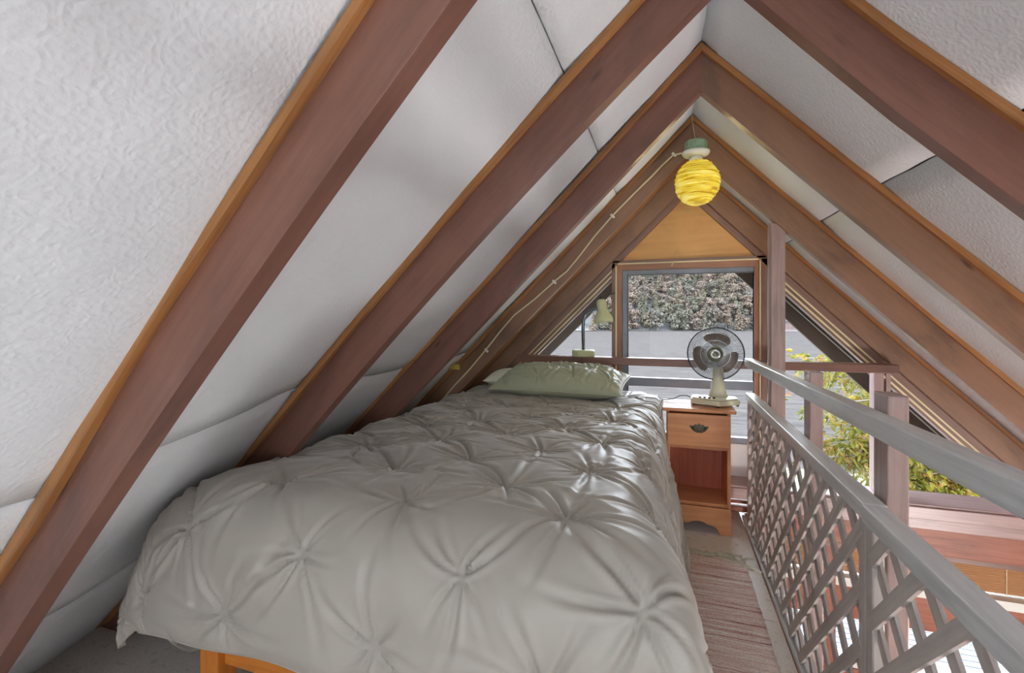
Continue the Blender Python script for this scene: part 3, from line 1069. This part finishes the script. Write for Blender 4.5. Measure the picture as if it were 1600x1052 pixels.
# ------------------------------------------------------------------ fan
fc = Vector((.247, 2.80, -.196 + HC))
fan = thing('table_fan', 'cream and brown three-bladed table fan standing on the nightstand', 'fan', (.235, 2.79, nt))
def pent(s, z0, z1, mb):
    c = (.240, 2.775)
    pts = [(-.118, .075), (.118, .075), (.126, -.012), (.014, -.095), (-.122, -.030)]
    mb.prism([(c[0] + x * s, c[1] + y * s) for x, y in pts], 2, z0, z1)
t = MB(); pent(1, nt + .008, nt + .036, t); t.build('base', M['cream'], fan, bevel=.005)
t = MB(); pent(.93, nt + .0365, nt + .044, t); t.build('base_cover', M['cream'], fan, bevel=.003)
for x, y in ((.135, 2.765), (.355, 2.775), (.14, 2.84), (.34, 2.84), (.252, 2.70)):
    t = MB(); t.lathe([(.007, 0), (.007, .009)], (x, y, nt), 10)
    t.build('foot', M['black'], fan)
for k in range(4):
    t = MB(); t.box(.158 + .023 * k, .171 + .023 * k, 2.728 - .004 * k, 2.742 - .004 * k, nt + .044, nt + .052)
    t.build('button', M['darkwire'], fan, bevel=.002)
nb = Vector((.262, 2.80, 0))
t = MB()
prof = [(.058, .044), (.05, .06), (.042, .10), (.036, .14), (.033, .17), (.030, .20)]
i0 = len(t.v)
for r_, z in prof:
    pass
t.lathe([(r_ * .86, z) for r_, z in prof], (.262, 2.815, nt), 24)
t.build('neck', M['cream'], fan, smooth=True)
ax = Vector((-fc.x, -fc.y, 0)).normalized()      # faces down the room
zz = Vector((0, 0, 1)); rt = zz.cross(ax).normalized(); ax.normalize()
Rf = Matrix((rt, zz, ax)).transposed()           # local x right, y up, z toward the viewer
t = MB(); t.lathe([(.0, -.13), (.03, -.125), (.045, -.10), (.047, -.05), (.042, -.035), (.0, -.034)], fc, 28, Rf)
t.build('motor_housing', M['cream'], fan, smooth=True)
t = MB()
rg = .143
def ringpts(r, z, n=72):
    return [fc + Rf @ Vector((r * math.cos(2 * math.pi * k / n), r * math.sin(2 * math.pi * k / n), z)) for k in range(n)] + [fc + Rf @ Vector((r, 0, z))]
t.tube(ringpts(rg, 0), .0035, 8, cap=False)
t.tube(ringpts(rg, -.006), .003, 8, cap=False)
t.build('guard_rim', M['darkwire'], fan, smooth=True)
for nm, sgn, dep in (('front_guard', 1, .040), ('rear_guard', -1, .038)):
    t = MB()
    NS = 84
    for k in range(NS):
        a = 2 * math.pi * (k + (.5 if sgn < 0 else 0)) / NS
        pts = []
        for q in range(6):
            r_ = .034 + (rg - .034) * q / 5
            z = sgn * dep * (1 - ((r_ - .034) / (rg - .034)) ** 3)
            pts.append(fc + Rf @ Vector((r_ * math.cos(a), r_ * math.sin(a), z)))
        t.tube(pts, .0011, 4)
    for r_ in (.075, .115):
        z = sgn * dep * (1 - ((r_ - .034) / (rg - .034)) ** 3)
        t.tube(ringpts(r_, z, 48), .0013, 5, cap=False)
    t.build(nm, M['wire'], fan)
t = MB()
t.lathe([(.040, .036), (.040, .044), (.033, .047), (.030, .044)], fc, 36, Rf)
t.build('badge_ring', M['brass'], fan, smooth=True)
t = MB(); t.lathe([(.030, .038), (.026, .045), (.014, .045), (.012, .041), (.0, .041)], fc, 30, Rf)
t.build('badge', M['wire'], fan, smooth=True)
t = MB(); t.lathe([(.034, -.03), (.034, .012), (.022, .022), (.0, .024)], fc, 28, Rf)
t.build('hub', M['black'], fan, smooth=True)
for a0 in (79, 196, 322):
    t = MB()
    NA, NR = 12, 10
    g = []
    for i in range(NR + 1):
        q = i / NR
        r_ = .026 + (.118 - .026) * q
        half = math.radians(22 + 22 * math.sin(min(1, q * 1.15) * math.pi * .62)) * (1 if q < .85 else 1 - (q - .85) * 2.2)
        row = []
        for j in range(NA + 1):
            s_ = j / NA * 2 - 1
            a = math.radians(a0) + s_ * half + .25 * (q - .5)
            row.append(fc + Rf @ Vector((r_ * math.cos(a), r_ * math.sin(a), .014 * s_ - .004)))
        g.append(row)
    for i in range(NR):
        for j in range(NA):
            t.quad([g[i][j], g[i][j + 1], g[i + 1][j + 1], g[i + 1][j]])
    o = t.build('blade', M['blade'], fan, smooth=True, merge=True)
    s = o.modifiers.new('t', 'SOLIDIFY'); s.thickness = .0022
t = MB()
cps = [(.14, 2.84, nt + .02), (.10, 2.86, nt + .034), (.065, 2.86, nt + .03), (.03, 2.85, nt + .012), (.0, 2.845, nt + .008), (-.03, 2.85, nt + .003), (-.045, 2.87, nt - .05), (-.045, 2.90, nt - .25), (-.042, 2.91, nt - .60)]
t.tube(cps, .0026, 6); t.build('power_cord', M['darkwire'], fan, smooth=True)

# ------------------------------------------------------------------ gooseneck lamp
yl = 2.935
bx = -.502
lamp = thing('desk_lamp', 'pale green gooseneck lamp with cone shade standing on the guard rail', 'lamp', (bx, yl, zg))
t = MB(); t.lathe([(.0, .0), (.066, .0), (.070, .004), (.070, .034), (.066, .040), (.0, .042)], (bx, yl, zg), 36)
t.build('base', M['lamp_cream'], lamp, smooth=False, bevel=.002)
hx_, hz_ = -.395, .055 + HC
t = MB()
pts = [(bx, yl, zg + .04), (bx - .002, yl, zg + .16), (bx, yl, zg + .22), (bx + .012, yl, zg + .262), (bx + .038, yl, zg + .286), (bx + .075, yl, zg + .296), (hx_ + .0, yl, zg + .298)]
t.tube(pts, .0105, 12); t.build('gooseneck', M['steel'], lamp, smooth=True)
axd = Vector((.12, -.10, -1)).normalized()
Rl = Vector((0, 0, -1)).rotation_difference(axd).to_matrix()
hc_ = (hx_ + .01, yl, hz_)
t = MB()
t.lathe([(.0, .062), (.018, .060), (.029, .050), (.031, .035), (.030, .0), (.034, -.015), (.050, -.038), (.057, -.060), (.058, -.085), (.055, -.085), (.054, -.062), (.047, -.040), (.030, -.018), (.026, -.010), (.0, -.010)], hc_, 36, Rl)
t.build('shade', M['lamp_cream'], lamp, smooth=True)
t = MB(); t.lathe([(.0, -.098), (.012, -.096), (.022, -.086), (.026, -.07), (.022, -.05), (.012, -.03), (.0, -.025)], hc_, 24, Rl)
t.build('bulb', M['white'], lamp, smooth=True)
t = MB(); t.tube([Vector(hc_) + Vector((-.012, 0, .06)), Vector(hc_) + Vector((-.012, 0, .082))], .0035, 8)
t.build('switch', M['black'], lamp)
t = MB(); t.tube([Vector(hc_) + Vector((.02, 0, .05)), Vector(hc_) + Vector((.04, .0, .03)), Vector(hc_) + Vector((.036, 0, .055)), Vector(hc_) + Vector((.02, 0, .068)), Vector(hc_) + Vector((.05, .015, .09)), Vector(hc_) + Vector((.075, .03, .10))], .0028, 6)
t.build('cord', M['darkwire'], lamp, smooth=True)
t = MB()
t.tube([(bx + .0, yl - .05, zg + .01), (bx, yl - .068, zg + .004), (bx, yl - .066, zg - .05), (bx + .0, yl - .05, zg - .16)], .0016, 6)
t.build('cord', M['darkwire'], lamp, smooth=True)

# ------------------------------------------------------------------ pendant at the ridge
yp = YN[3] - .045
pz = zL_n(4, 0) - RD - .02
pend = thing('ceiling_lamp', 'glowing yellow string globe lamp on a green junction box at the ridge', 'lamp', (XR, yp, pz))
px_ = XR + .012
t = MB(); t.lathe([(.0, .045), (.046, .045), (.050, .038), (.050, -.004), (.0, -.004)], (px_, yp, pz), 8)
for k in range(5):
    a = k * 1.3
    t.tube([(px_ + .03 * math.cos(a), yp + .03 * math.sin(a), pz + .044), (px_ + .03 * math.cos(a), yp + .03 * math.sin(a), pz + .052)], .005, 6)
t.build('junction_box', M['boxgreen'], pend, bevel=.002)
t = MB(); t.lathe([(.0, -.004), (.060, -.004), (.062, -.010), (.056, -.020), (.034, -.027), (.0, -.027)], (px_, yp, pz), 36)
t.build('canopy', M['white'], pend, smooth=True)
t = MB(); t.lathe([(.030, -.027), (.029, -.055), (.0, -.055)], (px_, yp, pz), 24)
t.build('socket', M['white'], pend, smooth=True)
gc = Vector((px_ + .006, yp, pz - .055 - .092))
t = MB()
NL, NM_ = 40, 48
prof = []
for i in range(NL + 1):
    a = math.pi * (i / NL) * .965 + .0
    r_ = .096 * math.sin(math.pi - a) ** .92 if 0 < i else 0.0
    prof.append((max(r_, 0.0), -.104 * math.cos(math.pi - a)))
for i in range(len(prof)):
    r_, z = prof[i]
    prof[i] = (r_, z)
t.lathe(list(reversed(prof)), gc, NM_)
t.v = [tuple(gc + (Vector(v) - gc) * (1 + .010 * noise.noise(Vector((v[0] * 9, v[1] * 9, v[2] * 60))))) for v in t.v]
gl = t.build('shade', M['globe'], pend, smooth=True)
t = MB()
for k in range(30):
    z = -.09 + .18 * k / 29
    r_ = .1035 * math.sqrt(max(.02, 1 - (z / .105) ** 2))
    tilt = R.uniform(-.25, .25); ph = R.uniform(0, 6.3)
    pts = []
    a0 = R.uniform(0, 6.3)
    for q in range(26):
        a = a0 + q / 25 * R.uniform(3.5, 3.6)
        zz_ = max(-.098, min(.098, z + tilt * r_ * math.cos(a + ph) * .5))
        rr_ = .0985 * math.sqrt(max(.03, 1 - (zz_ / .1065) ** 2)) + .0012 * math.sin(q * 2.1)
        pts.append(gc + Vector((rr_ * math.cos(a), rr_ * math.sin(a), zz_)))
    t.tube(pts, .0014, 4)
t.build('string_winding', M['globe'], pend, smooth=True)
t = MB(); t.tube([(XR - .003, yp + .025, ZR - .012), (XR - .001, yp + .02, ZR - .05), (px_, yp + .01, pz + .05)], .0014, 5)
t.build('pull_wire', M['cable'], pend)
pl_ = bpy.data.lights.new('globe_bulb', 'POINT'); pl_.energy = 42; pl_.color = (1.0, .84, .48); pl_.shadow_soft_size = .105
plo = bpy.data.objects.new('globe_bulb', pl_); COL.objects.link(plo); plo.parent = pend; plo.location = gc - Vector(pend.location)
for q in (gl,):
    pass

# cable stapled down the fourth left rafter
cb = thing('electrical_cable', 'white cable stapled down the left rafter from the globe lamp toward the pillow', 'cable', (-.9, YN[3], .8))
cp = [(1070.6, 238), (1051.5, 242.7), (1035, 258), (1018, 276), (990, 303), (956.5, 337.7), (930, 368), (904, 402), (886, 424), (866, 440), (835, 468), (804, 492), (780, 520), (759, 547), (733, 578), (709, 604), (690, 626)]
pts3 = [bp(u, v, YN[3] - .005) for u, v in cp]
t = MB(); t.tube(pts3, .0042, 8); t.build('conductor', M['cable'], cb, smooth=True)
for u, v in ((1053, 242), (957, 338), (866, 441), (760, 548)):
    p = bp(u, v, YN[3] - .006)
    t = MB(); t.beam((p.x - .008, p.y, p.z + .010), (p.x + .009, p.y, p.z - .008), .011, .005, up=(0, 1, 0))
    t.build('staple', M['white'], cb)
p = bp(706, 573, YN[3] - .03)
tp = MB(); tp.box(p.x - .04, p.x + .035, YN[3] - .034, YN[3] - .001, p.z - .004, p.z + .012)
tp.box(p.x - .03, p.x + .05, YN[3] - .037, YN[3] - .034, p.z - .014, p.z - .002)
tag(tp.build('yellow_tape', M['yellow'], bevel=.002), 'small yellow tag stuck on a left rafter above the bed head', 'tag')

# ------------------------------------------------------------------ rug
rug = thing('rag_rug', 'pink and white striped rag rug on the floor between bed and railing', 'rug', (0, 1.5, .0))
g = []
mb = MB()
ny, nx = 150, 26
for i in range(ny + 1):
    y = .45 + (2.37 - .45) * i / ny
    row = []
    ew = .006 * noise.noise(Vector((y * 14, 1, 0)))
    for j in range(nx + 1):
        x = -.20 + (.335 + ew + .2) * j / nx
        row.append((x, y + .006 * noise.noise(Vector((x * 9, y * 3, 2))), .010 + .0035 * noise.noise(Vector((x * 20, y * 46, 0)))))
    g.append(row)
for i in range(ny):
    for j in range(nx):
        mb.quad([g[i][j], g[i][j + 1], g[i + 1][j + 1], g[i + 1][j]])
o = mb.build('weave', M['rug'], rug, smooth=True, merge=True)
sm = o.modifiers.new('t', 'SOLIDIFY'); sm.thickness = .008; sm.offset = -1
mb = MB()
for k in range(34):
    x = -.18 + k * .0155
    p0 = Vector((x, 2.365, .012))
    dx = R.uniform(-.05, .09); L = R.uniform(.04, .10)
    mb.tube([p0, p0 + Vector((dx * .3, L * .45, -.004)), p0 + Vector((dx, L * .7, -.006)), p0 + Vector((dx * 1.8, L * R.uniform(.5, .95), -.007))], .0032, 5)
for k in range(4):
    x = .20 + k * .03
    mb.tube([(x, 2.37, .012), (x + .05, 2.36 - .01 * k, .010), (x + .10, 2.33 - .01 * k, .005)], .004, 5)
f_ = mb.build('fringe', M['fringe'], rug, smooth=True)

# ------------------------------------------------------------------ outside
def lake_mat():
    t = NT('grey_rippled_lake')
    b = t.n('ShaderNodeBsdfDiffuse'); gs = t.n('ShaderNodeBsdfGlossy'); gs.inputs['Roughness'].default_value = .35; mx = t.n('ShaderNodeMixShader'); mx.inputs[0].default_value = .008
    t.l(b.outputs[0], mx.inputs[1]); t.l(gs.outputs[0], mx.inputs[2]); t.l(mx.outputs[0], t.out.inputs[0])
    v = t.coords(scale=(.10, .55, 1))
    v2 = t.coords(scale=(.22, .9, 1))
    n = t.noise(v, 1.0, 5, .65); n2 = t.noise(v2, 1.0, 6, .8)
    c = t.ramp(n, [(.3, (.025, .0215, .0195)), (.7, (.037, .032, .029))])
    c = t.mix(.5, c, t.ramp(n2, [(.38, (.013, .0115, .0108)), (.6, (.048, .042, .038))]))
    t.l(c, b.inputs['Color'])
    t.bump(n2, b, .4, .2)
    return t.m
M['lake'] = lake_mat()
def crown_mat():
    t = NT('hazy_autumn_crown')
    b = t.bsdf(.9, spec=.1)
    oi = t.n('ShaderNodeObjectInfo')
    c = t.ramp(oi.outputs['Random'], [(0, srgb(42, 52, 44)), (.25, srgb(52, 60, 46)), (.45, srgb(68, 62, 50)), (.62, srgb(88, 72, 62)), (.82, srgb(76, 64, 60)), (1, srgb(46, 54, 52))])  # muted tones put the distance haze into the crown colours
    v = t.coords()
    n = t.noise(v, .8, 4, .7)
    c = t.mix(.55, c, t.ramp(n, [(.32, srgb(38, 42, 38)), (.62, srgb(94, 82, 72))]))
    t.l(c, b.inputs['Base Color'])
    return t.m
M['crown'] = crown_mat()
M['hill'] = simple('hillside_soil', srgb(38, 37, 34), .95, scale=.2, var=.3)
M['ground'] = None
def ground_mat():
    t = NT('pale_shore_ground')
    b = t.bsdf(.9, spec=.2)
    v = t.coords()
    n = t.noise(v, .35, 4)
    c = t.ramp(n, [(.40, srgb(66, 66, 66)), (.52, srgb(80, 82, 66)), (.62, srgb(76, 88, 40))])
    t.l(c, b.inputs['Base Color'])
    return t.m
M['ground'] = ground_mat()

def quadmesh(name, pts, mat):
    mb = MB(); mb.quad(pts); return mb.build(name, mat)
# lake
o = quadmesh('lake', [(-500, 14, HC - 8.2), (900, 14, HC - 8.2), (900, 700, HC - 8.2), (-500, 700, HC - 8.2)], M['lake'])
struct(o)
# near shore
mb = MB()
gx = [(-14, 16)]
zs = [(3.2, -4.3), (8, -4.35), (13, -4.4), (16, -4.5), (17.5, -6.0), (19, -8.6)]
for (ya, za), (yb_, zb_) in zip(zs[:-1], zs[1:]):
    for k in range(12):
        xa = -14 + 30 * k / 12; xb = -14 + 30 * (k + 1) / 12
        mb.quad([(xa, ya, za + HC), (xb, ya, za + HC), (xb, yb_, zb_ + HC), (xa, yb_, zb_ + HC)])
struct(mb.build('ground', M['ground'], smooth=False, merge=True))
# hillside across the water, laid square to the view of the lake
def far(X, D, z):
    return (X * CP - D * SP, X * SP + D * CP, z)
def hill_z(X, D):
    t = max(0, D - 296)
    return HC - 8.4 + t * .50 + 1.2 * noise.noise(Vector((X * .03, D * .03, 0)))
mb = MB()
for i in range(24):
    for j in range(16):
        X0, X1 = -60 + i * 20, -40 + i * 20
        D0, D1 = 296 + j * 9, 305 + j * 9
        mb.quad([far(X0, D0, hill_z(X0, D0)), far(X1, D0, hill_z(X1, D0)), far(X1, D1, hill_z(X1, D1)), far(X0, D1, hill_z(X0, D1))])
struct(mb.build('hill', M['hill'], merge=True))
def crown_mesh(seed, conifer):
    r = random.Random(seed)
    bm = bmesh.new()
    def clump(c, rad, n, size):
        for _ in range(n):
            a = Vector((r.gauss(0, 1), r.gauss(0, 1), r.gauss(0, 1) + .35)).normalized()
            p = c + Vector((a.x * rad[0], a.y * rad[1], a.z * rad[2])) * r.uniform(.75, 1.08)
            nn = (a + Vector((r.uniform(-.7, .7), r.uniform(-.7, .7), r.uniform(-.4, .8)))).normalized()
            e1 = nn.cross(Vector((r.uniform(-1, 1), r.uniform(-1, 1), .3))).normalized(); e2 = nn.cross(e1)
            k = size * r.uniform(.6, 1.3)
            vs_ = [bm.verts.new(p + e1 * k * x + e2 * k * y * .7 + nn * z * k) for x, y, z in ((-1, 0, -.2), (0, -1, .1), (1, 0, -.2), (0, 1, .1))]
            bm.faces.new(vs_)
    if conifer:
        for k in range(11):
            q = k / 10
            s_ = 2.5 * (1 - q) + .3
            clump(Vector((0, 0, .8 + q * 11)), (s_, s_, .8), int(110 * (1 - q)) + 20, .5)
    else:
        for k in range(13):
            a = r.uniform(0, 6.3); rad = r.uniform(0, 2.4)
            s_ = r.uniform(1.1, 2.1)
            clump(Vector((rad * math.cos(a), rad * math.sin(a), r.uniform(1.2, 9.0))), (s_, s_, s_ * .8), 95, .5)
    me = bpy.data.meshes.new('crown'); bm.to_mesh(me); bm.free()
    me.materials.append(M['crown'])
    return me
def trunk_mesh():
    mb = MB(); mb.tube([(0, 0, -1.5), (0, 0, 5)], [.28, .15], 6)
    me = bpy.data.meshes.new('trunk'); me.from_pydata(mb.v, [], mb.f); me.materials.append(M['dark_out']); return me
CM = [(crown_mesh(s, s % 4 == 3), 'conifer' if s % 4 == 3 else 'broadleaf') for s in range(8)]
TM = trunk_mesh()
cnt = 0
rows = 12
for ri in range(rows):
    D = 297.5 + ri * 9.0
    u0, u1 = 893, 1262
    X0, X1 = (u0 - 800) / F * D, (u1 - 800) / F * D
    nc = 22
    for c in range(nc):
        X = X0 + (X1 - X0) * (c + .5 * (ri % 2) + R.uniform(-.3, .3)) / (nc - .5)
        if ri == 0 and (X - X0) / (X1 - X0) > .90: continue
        if ri < 3 and (X / D * F + 800 > 1222 or X / D * F + 800 < 925): continue
        me, kind = CM[R.randrange(8)]
        d_ = D + R.uniform(-2.5, 2.5)
        p = far(X, d_, hill_z(X, d_))
        root = bpy.data.objects.new('tree', me); COL.objects.link(root)
        root.location = p
        s = R.uniform(1.0, 1.4)
        root.scale = (s * 1.05, s * 1.05, s)
        root.rotation_euler = (0, 0, R.uniform(0, 6.28))
        tag(root, 'hazy %s tree on the wooded hillside across the lake' % kind, 'tree', '%s trees on the far hillside' % kind)
        tr = bpy.data.objects.new('trunk', TM); COL.objects.link(tr); tr.parent = root
        cnt += 1
# cottages on the far shore
M['cott_red'] = simple('faded_red_siding', srgb(72, 50, 46), .8)
M['cott_white'] = simple('pale_siding', srgb(84, 82, 80), .8)
M['cott_dark'] = simple('dark_window_pane', srgb(34, 36, 38), .5)
def cottage(u, D, w, h, mat, label, roofh=2.0, floors=2):
    X = (u - 800) / F * D
    base = hill_z(X, D) + .3
    e = thing('cottage', label, 'house', far(X, D, base), group=None)
    e.rotation_euler = (0, 0, PHI)
    def add(mb, nm, mt, par=None):
        o = mb.build(nm, mt); o.parent = par or e; return o
    t = MB(); t.box(-w / 2, w / 2, 0, 7, 0, h); add(t, 'wall', mat)
    t = MB(); t.prism([(-w / 2 - .5, h), (w / 2 + .5, h), (0, h + roofh)], 1, -.6, 7.4); add(t, 'roof', M['cott_dark'])
    for fl in range(floors):
        nwin = max(2, int(w / 2.2))
        for k in range(nwin):
            x = -w / 2 + w * (k + .5) / nwin; z = .9 + fl * h / floors
            t = MB(); t.box(x - .6, x + .6, -.12, .0, z, z + 1.3); add(t, 'window', M['cott_dark'])
    t = MB(); t.box(-w / 2 - .8, w / 2 + .8, -2.6, 0, -.5, 0); add(t, 'deck', M['cott_white'])
    t = MB()
    for k in range(12):
        x = -w / 2 + w * k / 11; t.box(x - .05, x + .05, -2.5, -2.4, 0, 1.0)
    t.box(-w / 2, w / 2, -2.5, -2.4, .95, 1.05); add(t, 'railing', M['cott_white'])
    return e
cottage(1238, 296, 11, 5.4, M['cott_red'], 'faded red cottage on the far shore right of the centre window')
cottage(1250, 315, 9, 7.0, M['cott_white'], 'pale tall cottage standing above the red one on the far shore')
cottage(910, 297, 8, 3.0, M['cott_white'], 'low pale boathouse on the far shore seen past the gooseneck lamp', 1.2, 1)

# cedar beside the house
M['cedar'] = None
def leaf_mat():
    t = NT('yellow_green_cedar_sprays')
    b = t.bsdf(.6, spec=.3)
    v = t.coords()
    n = t.noise(v, 7.0, 4, .75)
    c = t.ramp(n, [(.32, srgb(44, 52, 16)), (.45, srgb(84, 86, 18)), (.55, srgb(112, 100, 28)), (.66, srgb(122, 78, 46))])
    t.l(c, b.inputs['Base Color'])
    b.inputs['Subsurface Weight'].default_value = 0
    tl = t.n('ShaderNodeBsdfTranslucent'); t.l(c, tl.inputs[0])
    mx = t.n('ShaderNodeMixShader'); mx.inputs[0].default_value = .35
    t.l(b.outputs[0], mx.inputs[1]); t.l(tl.outputs[0], mx.inputs[2]); t.l(mx.outputs[0], t.out.inputs[0])
    return t.m
M['cedar'] = leaf_mat()
ced = thing('cedar_tree', 'yellow green cedar with hanging sprays outside the right window', 'tree', (4.9, 6.9, -4.3 + HC))
t = MB(); t.tube([(4.9, 6.9, -4.3 + HC), (4.85, 6.85, -1.5 + HC), (4.7, 6.75, 1.2 + HC), (4.7, 6.7, 3.2 + HC)], [.17, .14, .10, .04], 10)
t.build('trunk', M['dark_out'], ced, smooth=True)
lf = MB(); br = MB()
rl_ = random.Random(5)
def spray(p, d, L):
    """flat scale-leaf fan hanging from p toward d"""
    d = d.normalized()
    sd = d.cross(Vector((rl_.uniform(-1, 1), rl_.uniform(-1, 1), rl_.uniform(-.4, .4)))).normalized()
    nn = 6
    for i in range(nn):
        q = (i + .6) / nn
        c = p + d * (L * q)
        for s in (-1, 1):
            l = L * .42 * (1 - q * .6) * rl_.uniform(.7, 1.2)
            e = (d * .75 + sd * s * .8 + Vector((0, 0, rl_.uniform(-.25, .1)))).normalized()
            w = sd.cross(d).normalized() * .004 + d * .005
            a = c + e * l
            m = c + e * (l * .55)
            lf.quad([c, m - w * 1.5, a, m + w * 1.5])
    m = p + d * (L * .5)
    w = sd * .005
    lf.quad([p, m - w, p + d * L, m + w])
def branch(p0, p1, n, spread, L):
    pts = []
    for k in range(7):
        q = k / 6
        pts.append(p0.lerp(p1, q) + Vector((rl_.uniform(-.03, .03), rl_.uniform(-.03, .03), -.18 * math.sin(q * 2.2) + rl_.uniform(-.02, .02))))
    br.tube(pts, [.018 * (1 - k / 7) + .003 for k in range(7)], 5)
    for k in range(n):
        q = rl_.uniform(.12, 1) ** .8
        i = min(5, int(q * 6)); b = pts[i].lerp(pts[i + 1], q * 6 - i)
        off = Vector((rl_.uniform(-1, 1), rl_.uniform(-1, 1), rl_.uniform(-1, .4))) * spread * (.35 + .65 * q)
        d = (off.normalized() + (p1 - p0).normalized() * .5 + Vector((0, 0, -.35)))
        spray(b + off * rl_.uniform(.1, 1), d, L * rl_.uniform(.6, 1.3))
def P3(u, v, y): return bp(u, v, y)
tips = [((1245, 540), 1.0, 5.4, 240), ((1290, 570), 1.0, 5.6, 260), ((1262, 610), 1.0, 5.2, 150), ((1320, 640), 1.0, 5.4, 260), ((1290, 668), 1.0, 5.2, 300),
        ((1345, 700), 1.0, 5.3, 300), ((1300, 690), 1.0, 5.1, 220), ((1335, 735), 1, 5.0, 120), ((1395, 670), 1, 5.3, 220), ((1420, 720), 1, 5.4, 420), ((1460, 745), 1, 5.4, 420), ((1400, 760), 1, 5.1, 260), ((1520, 720), 1, 5.6, 240), ((1340, 600), 1, 5.9, 200), ((1500, 770), 1, 5.3, 300)]
for (u, v), _, y, n in tips:
    tip = P3(u, v, y)
    root_ = Vector((4.8 , 6.8, tip.z + .35))
    st = tip.lerp(root_, min(.9, 1.6 / (root_ - tip).length))
    branch(root_, tip, int(n * 3.0), .26, .085)
br.build('branches', M['dark_out'], ced, smooth=True)
o = lf.build('foliage', M['cedar'], ced)
o['kind'] = 'stuff'

# deck below, seen through the lower panes
M['deck'] = wood('pale_deck_boards', srgb(50, 52, 55), srgb(62, 64, 69), srgb(70, 72, 76), .5, knots=False, blot=.15)
mb = MB()
for k in range(44):
    y = 3.15 + k * .098
    mb.box(-1.5, 3.9, y, y + .090, -3.52 + HC, -3.48 + HC)
struct(mb.build('deck', M['deck']))
dr_ = thing('deck_railing', 'white baluster railing round the lower deck outside the low window', 'railing', (3.8, 5.4, -3.48 + HC))
t = MB()
for k in range(22):
    y = 3.3 + k * .18; t.box(3.78, 3.82, y, y + .04, -3.479 + HC, -2.60 + HC)
t.build('baluster', M['white_board'], dr_)
t = MB(); t.box(3.76, 3.84, 3.25, 7.4, -2.60 + HC, -2.54 + HC); t.box(-1.4, 3.84, 7.34, 7.42, -2.60 + HC, -2.54 + HC)
t.build('top_rail', M['white_board'], dr_)
t = MB()
for k in range(28):
    x = -1.3 + k * .18; t.box(x, x + .04, 7.36, 7.40, -3.479 + HC, -2.60 + HC)
t.build('far_baluster', M['white_board'], dr_)
tb = thing('patio_table', 'square pale blue patio table on the deck below, seen through the lattice', 'table', (2.45, 4.2, -3.479 + HC))
t = MB(); zt_ = -2.76 + HC
c_, s_ = math.cos(.6), math.sin(.6)
def rot(x, y): return (2.45 + x * c_ - y * s_, 4.2 + x * s_ + y * c_)
t.prism([rot(-.42, -.42), rot(.42, -.42), rot(.42, .42), rot(-.42, .42)], 2, zt_, zt_ + .03)
t.build('tabletop', M['white_board'], tb, bevel=.005)
for a, b in ((-.36, -.36), (.36, -.36), (.36, .36), (-.36, .36)):
    x, y = rot(a, b); t = MB(); t.box(x - .02, x + .02, y - .02, y + .02, -3.479 + HC, zt_ - .001); t.build('leg', M['steel'], tb)
pt_ = thing('cup', 'small white cup standing on the patio table outside', 'cup', (2.4, 4.2, zt_ + .031))
t = MB(); t.lathe([(.0, 0), (.04, 0), (.055, .09), (.05, .09), (.037, .006), (.0, .006)], (2.4, 4.2, zt_ + .031), 20)
t.build('body', M['white'], pt_, smooth=True)
t = MB(); t.tube([(2.452, 4.2, zt_ + .10), (2.485, 4.2, zt_ + .095), (2.48, 4.2, zt_ + .06), (2.445, 4.2, zt_ + .055)], .006, 6); t.build('handle', M['white'], pt_, smooth=True)
def patio_chair(x, y, rz, label):
    e = thing('patio_chair', label, 'chair', (x, y, -3.479 + HC), 'patio chairs on the deck'); 
    def add(t, nm, m, **k):
        o = t.build(nm, m, **k); o.parent = e
    e.rotation_euler = (0, 0, rz)
    t = MB(); t.box(-.24, .24, -.22, .24, .42, .46); add(t, 'seat', M['steel'], bevel=.01)
    t = MB()
    for k in range(6): t.box(-.21 + k * .075, -.175 + k * .075, .23, .25, .47, .90)
    t.box(-.24, .24, .225, .255, .88, .93); add(t, 'backrest', M['steel'])
    for a, b in ((-.21, -.19), (.21, -.19), (-.21, .21), (.21, .21)):
        t = MB(); t.tube([(a, b, 0), (a, b, .42)], .016, 8); add(t, 'leg', M['steel'])
patio_chair(2.95, 3.75, -2.2, 'grey slatted patio chair right of the outdoor table')
patio_chair(1.75, 4.55, 1.0, 'grey slatted patio chair left of the outdoor table')
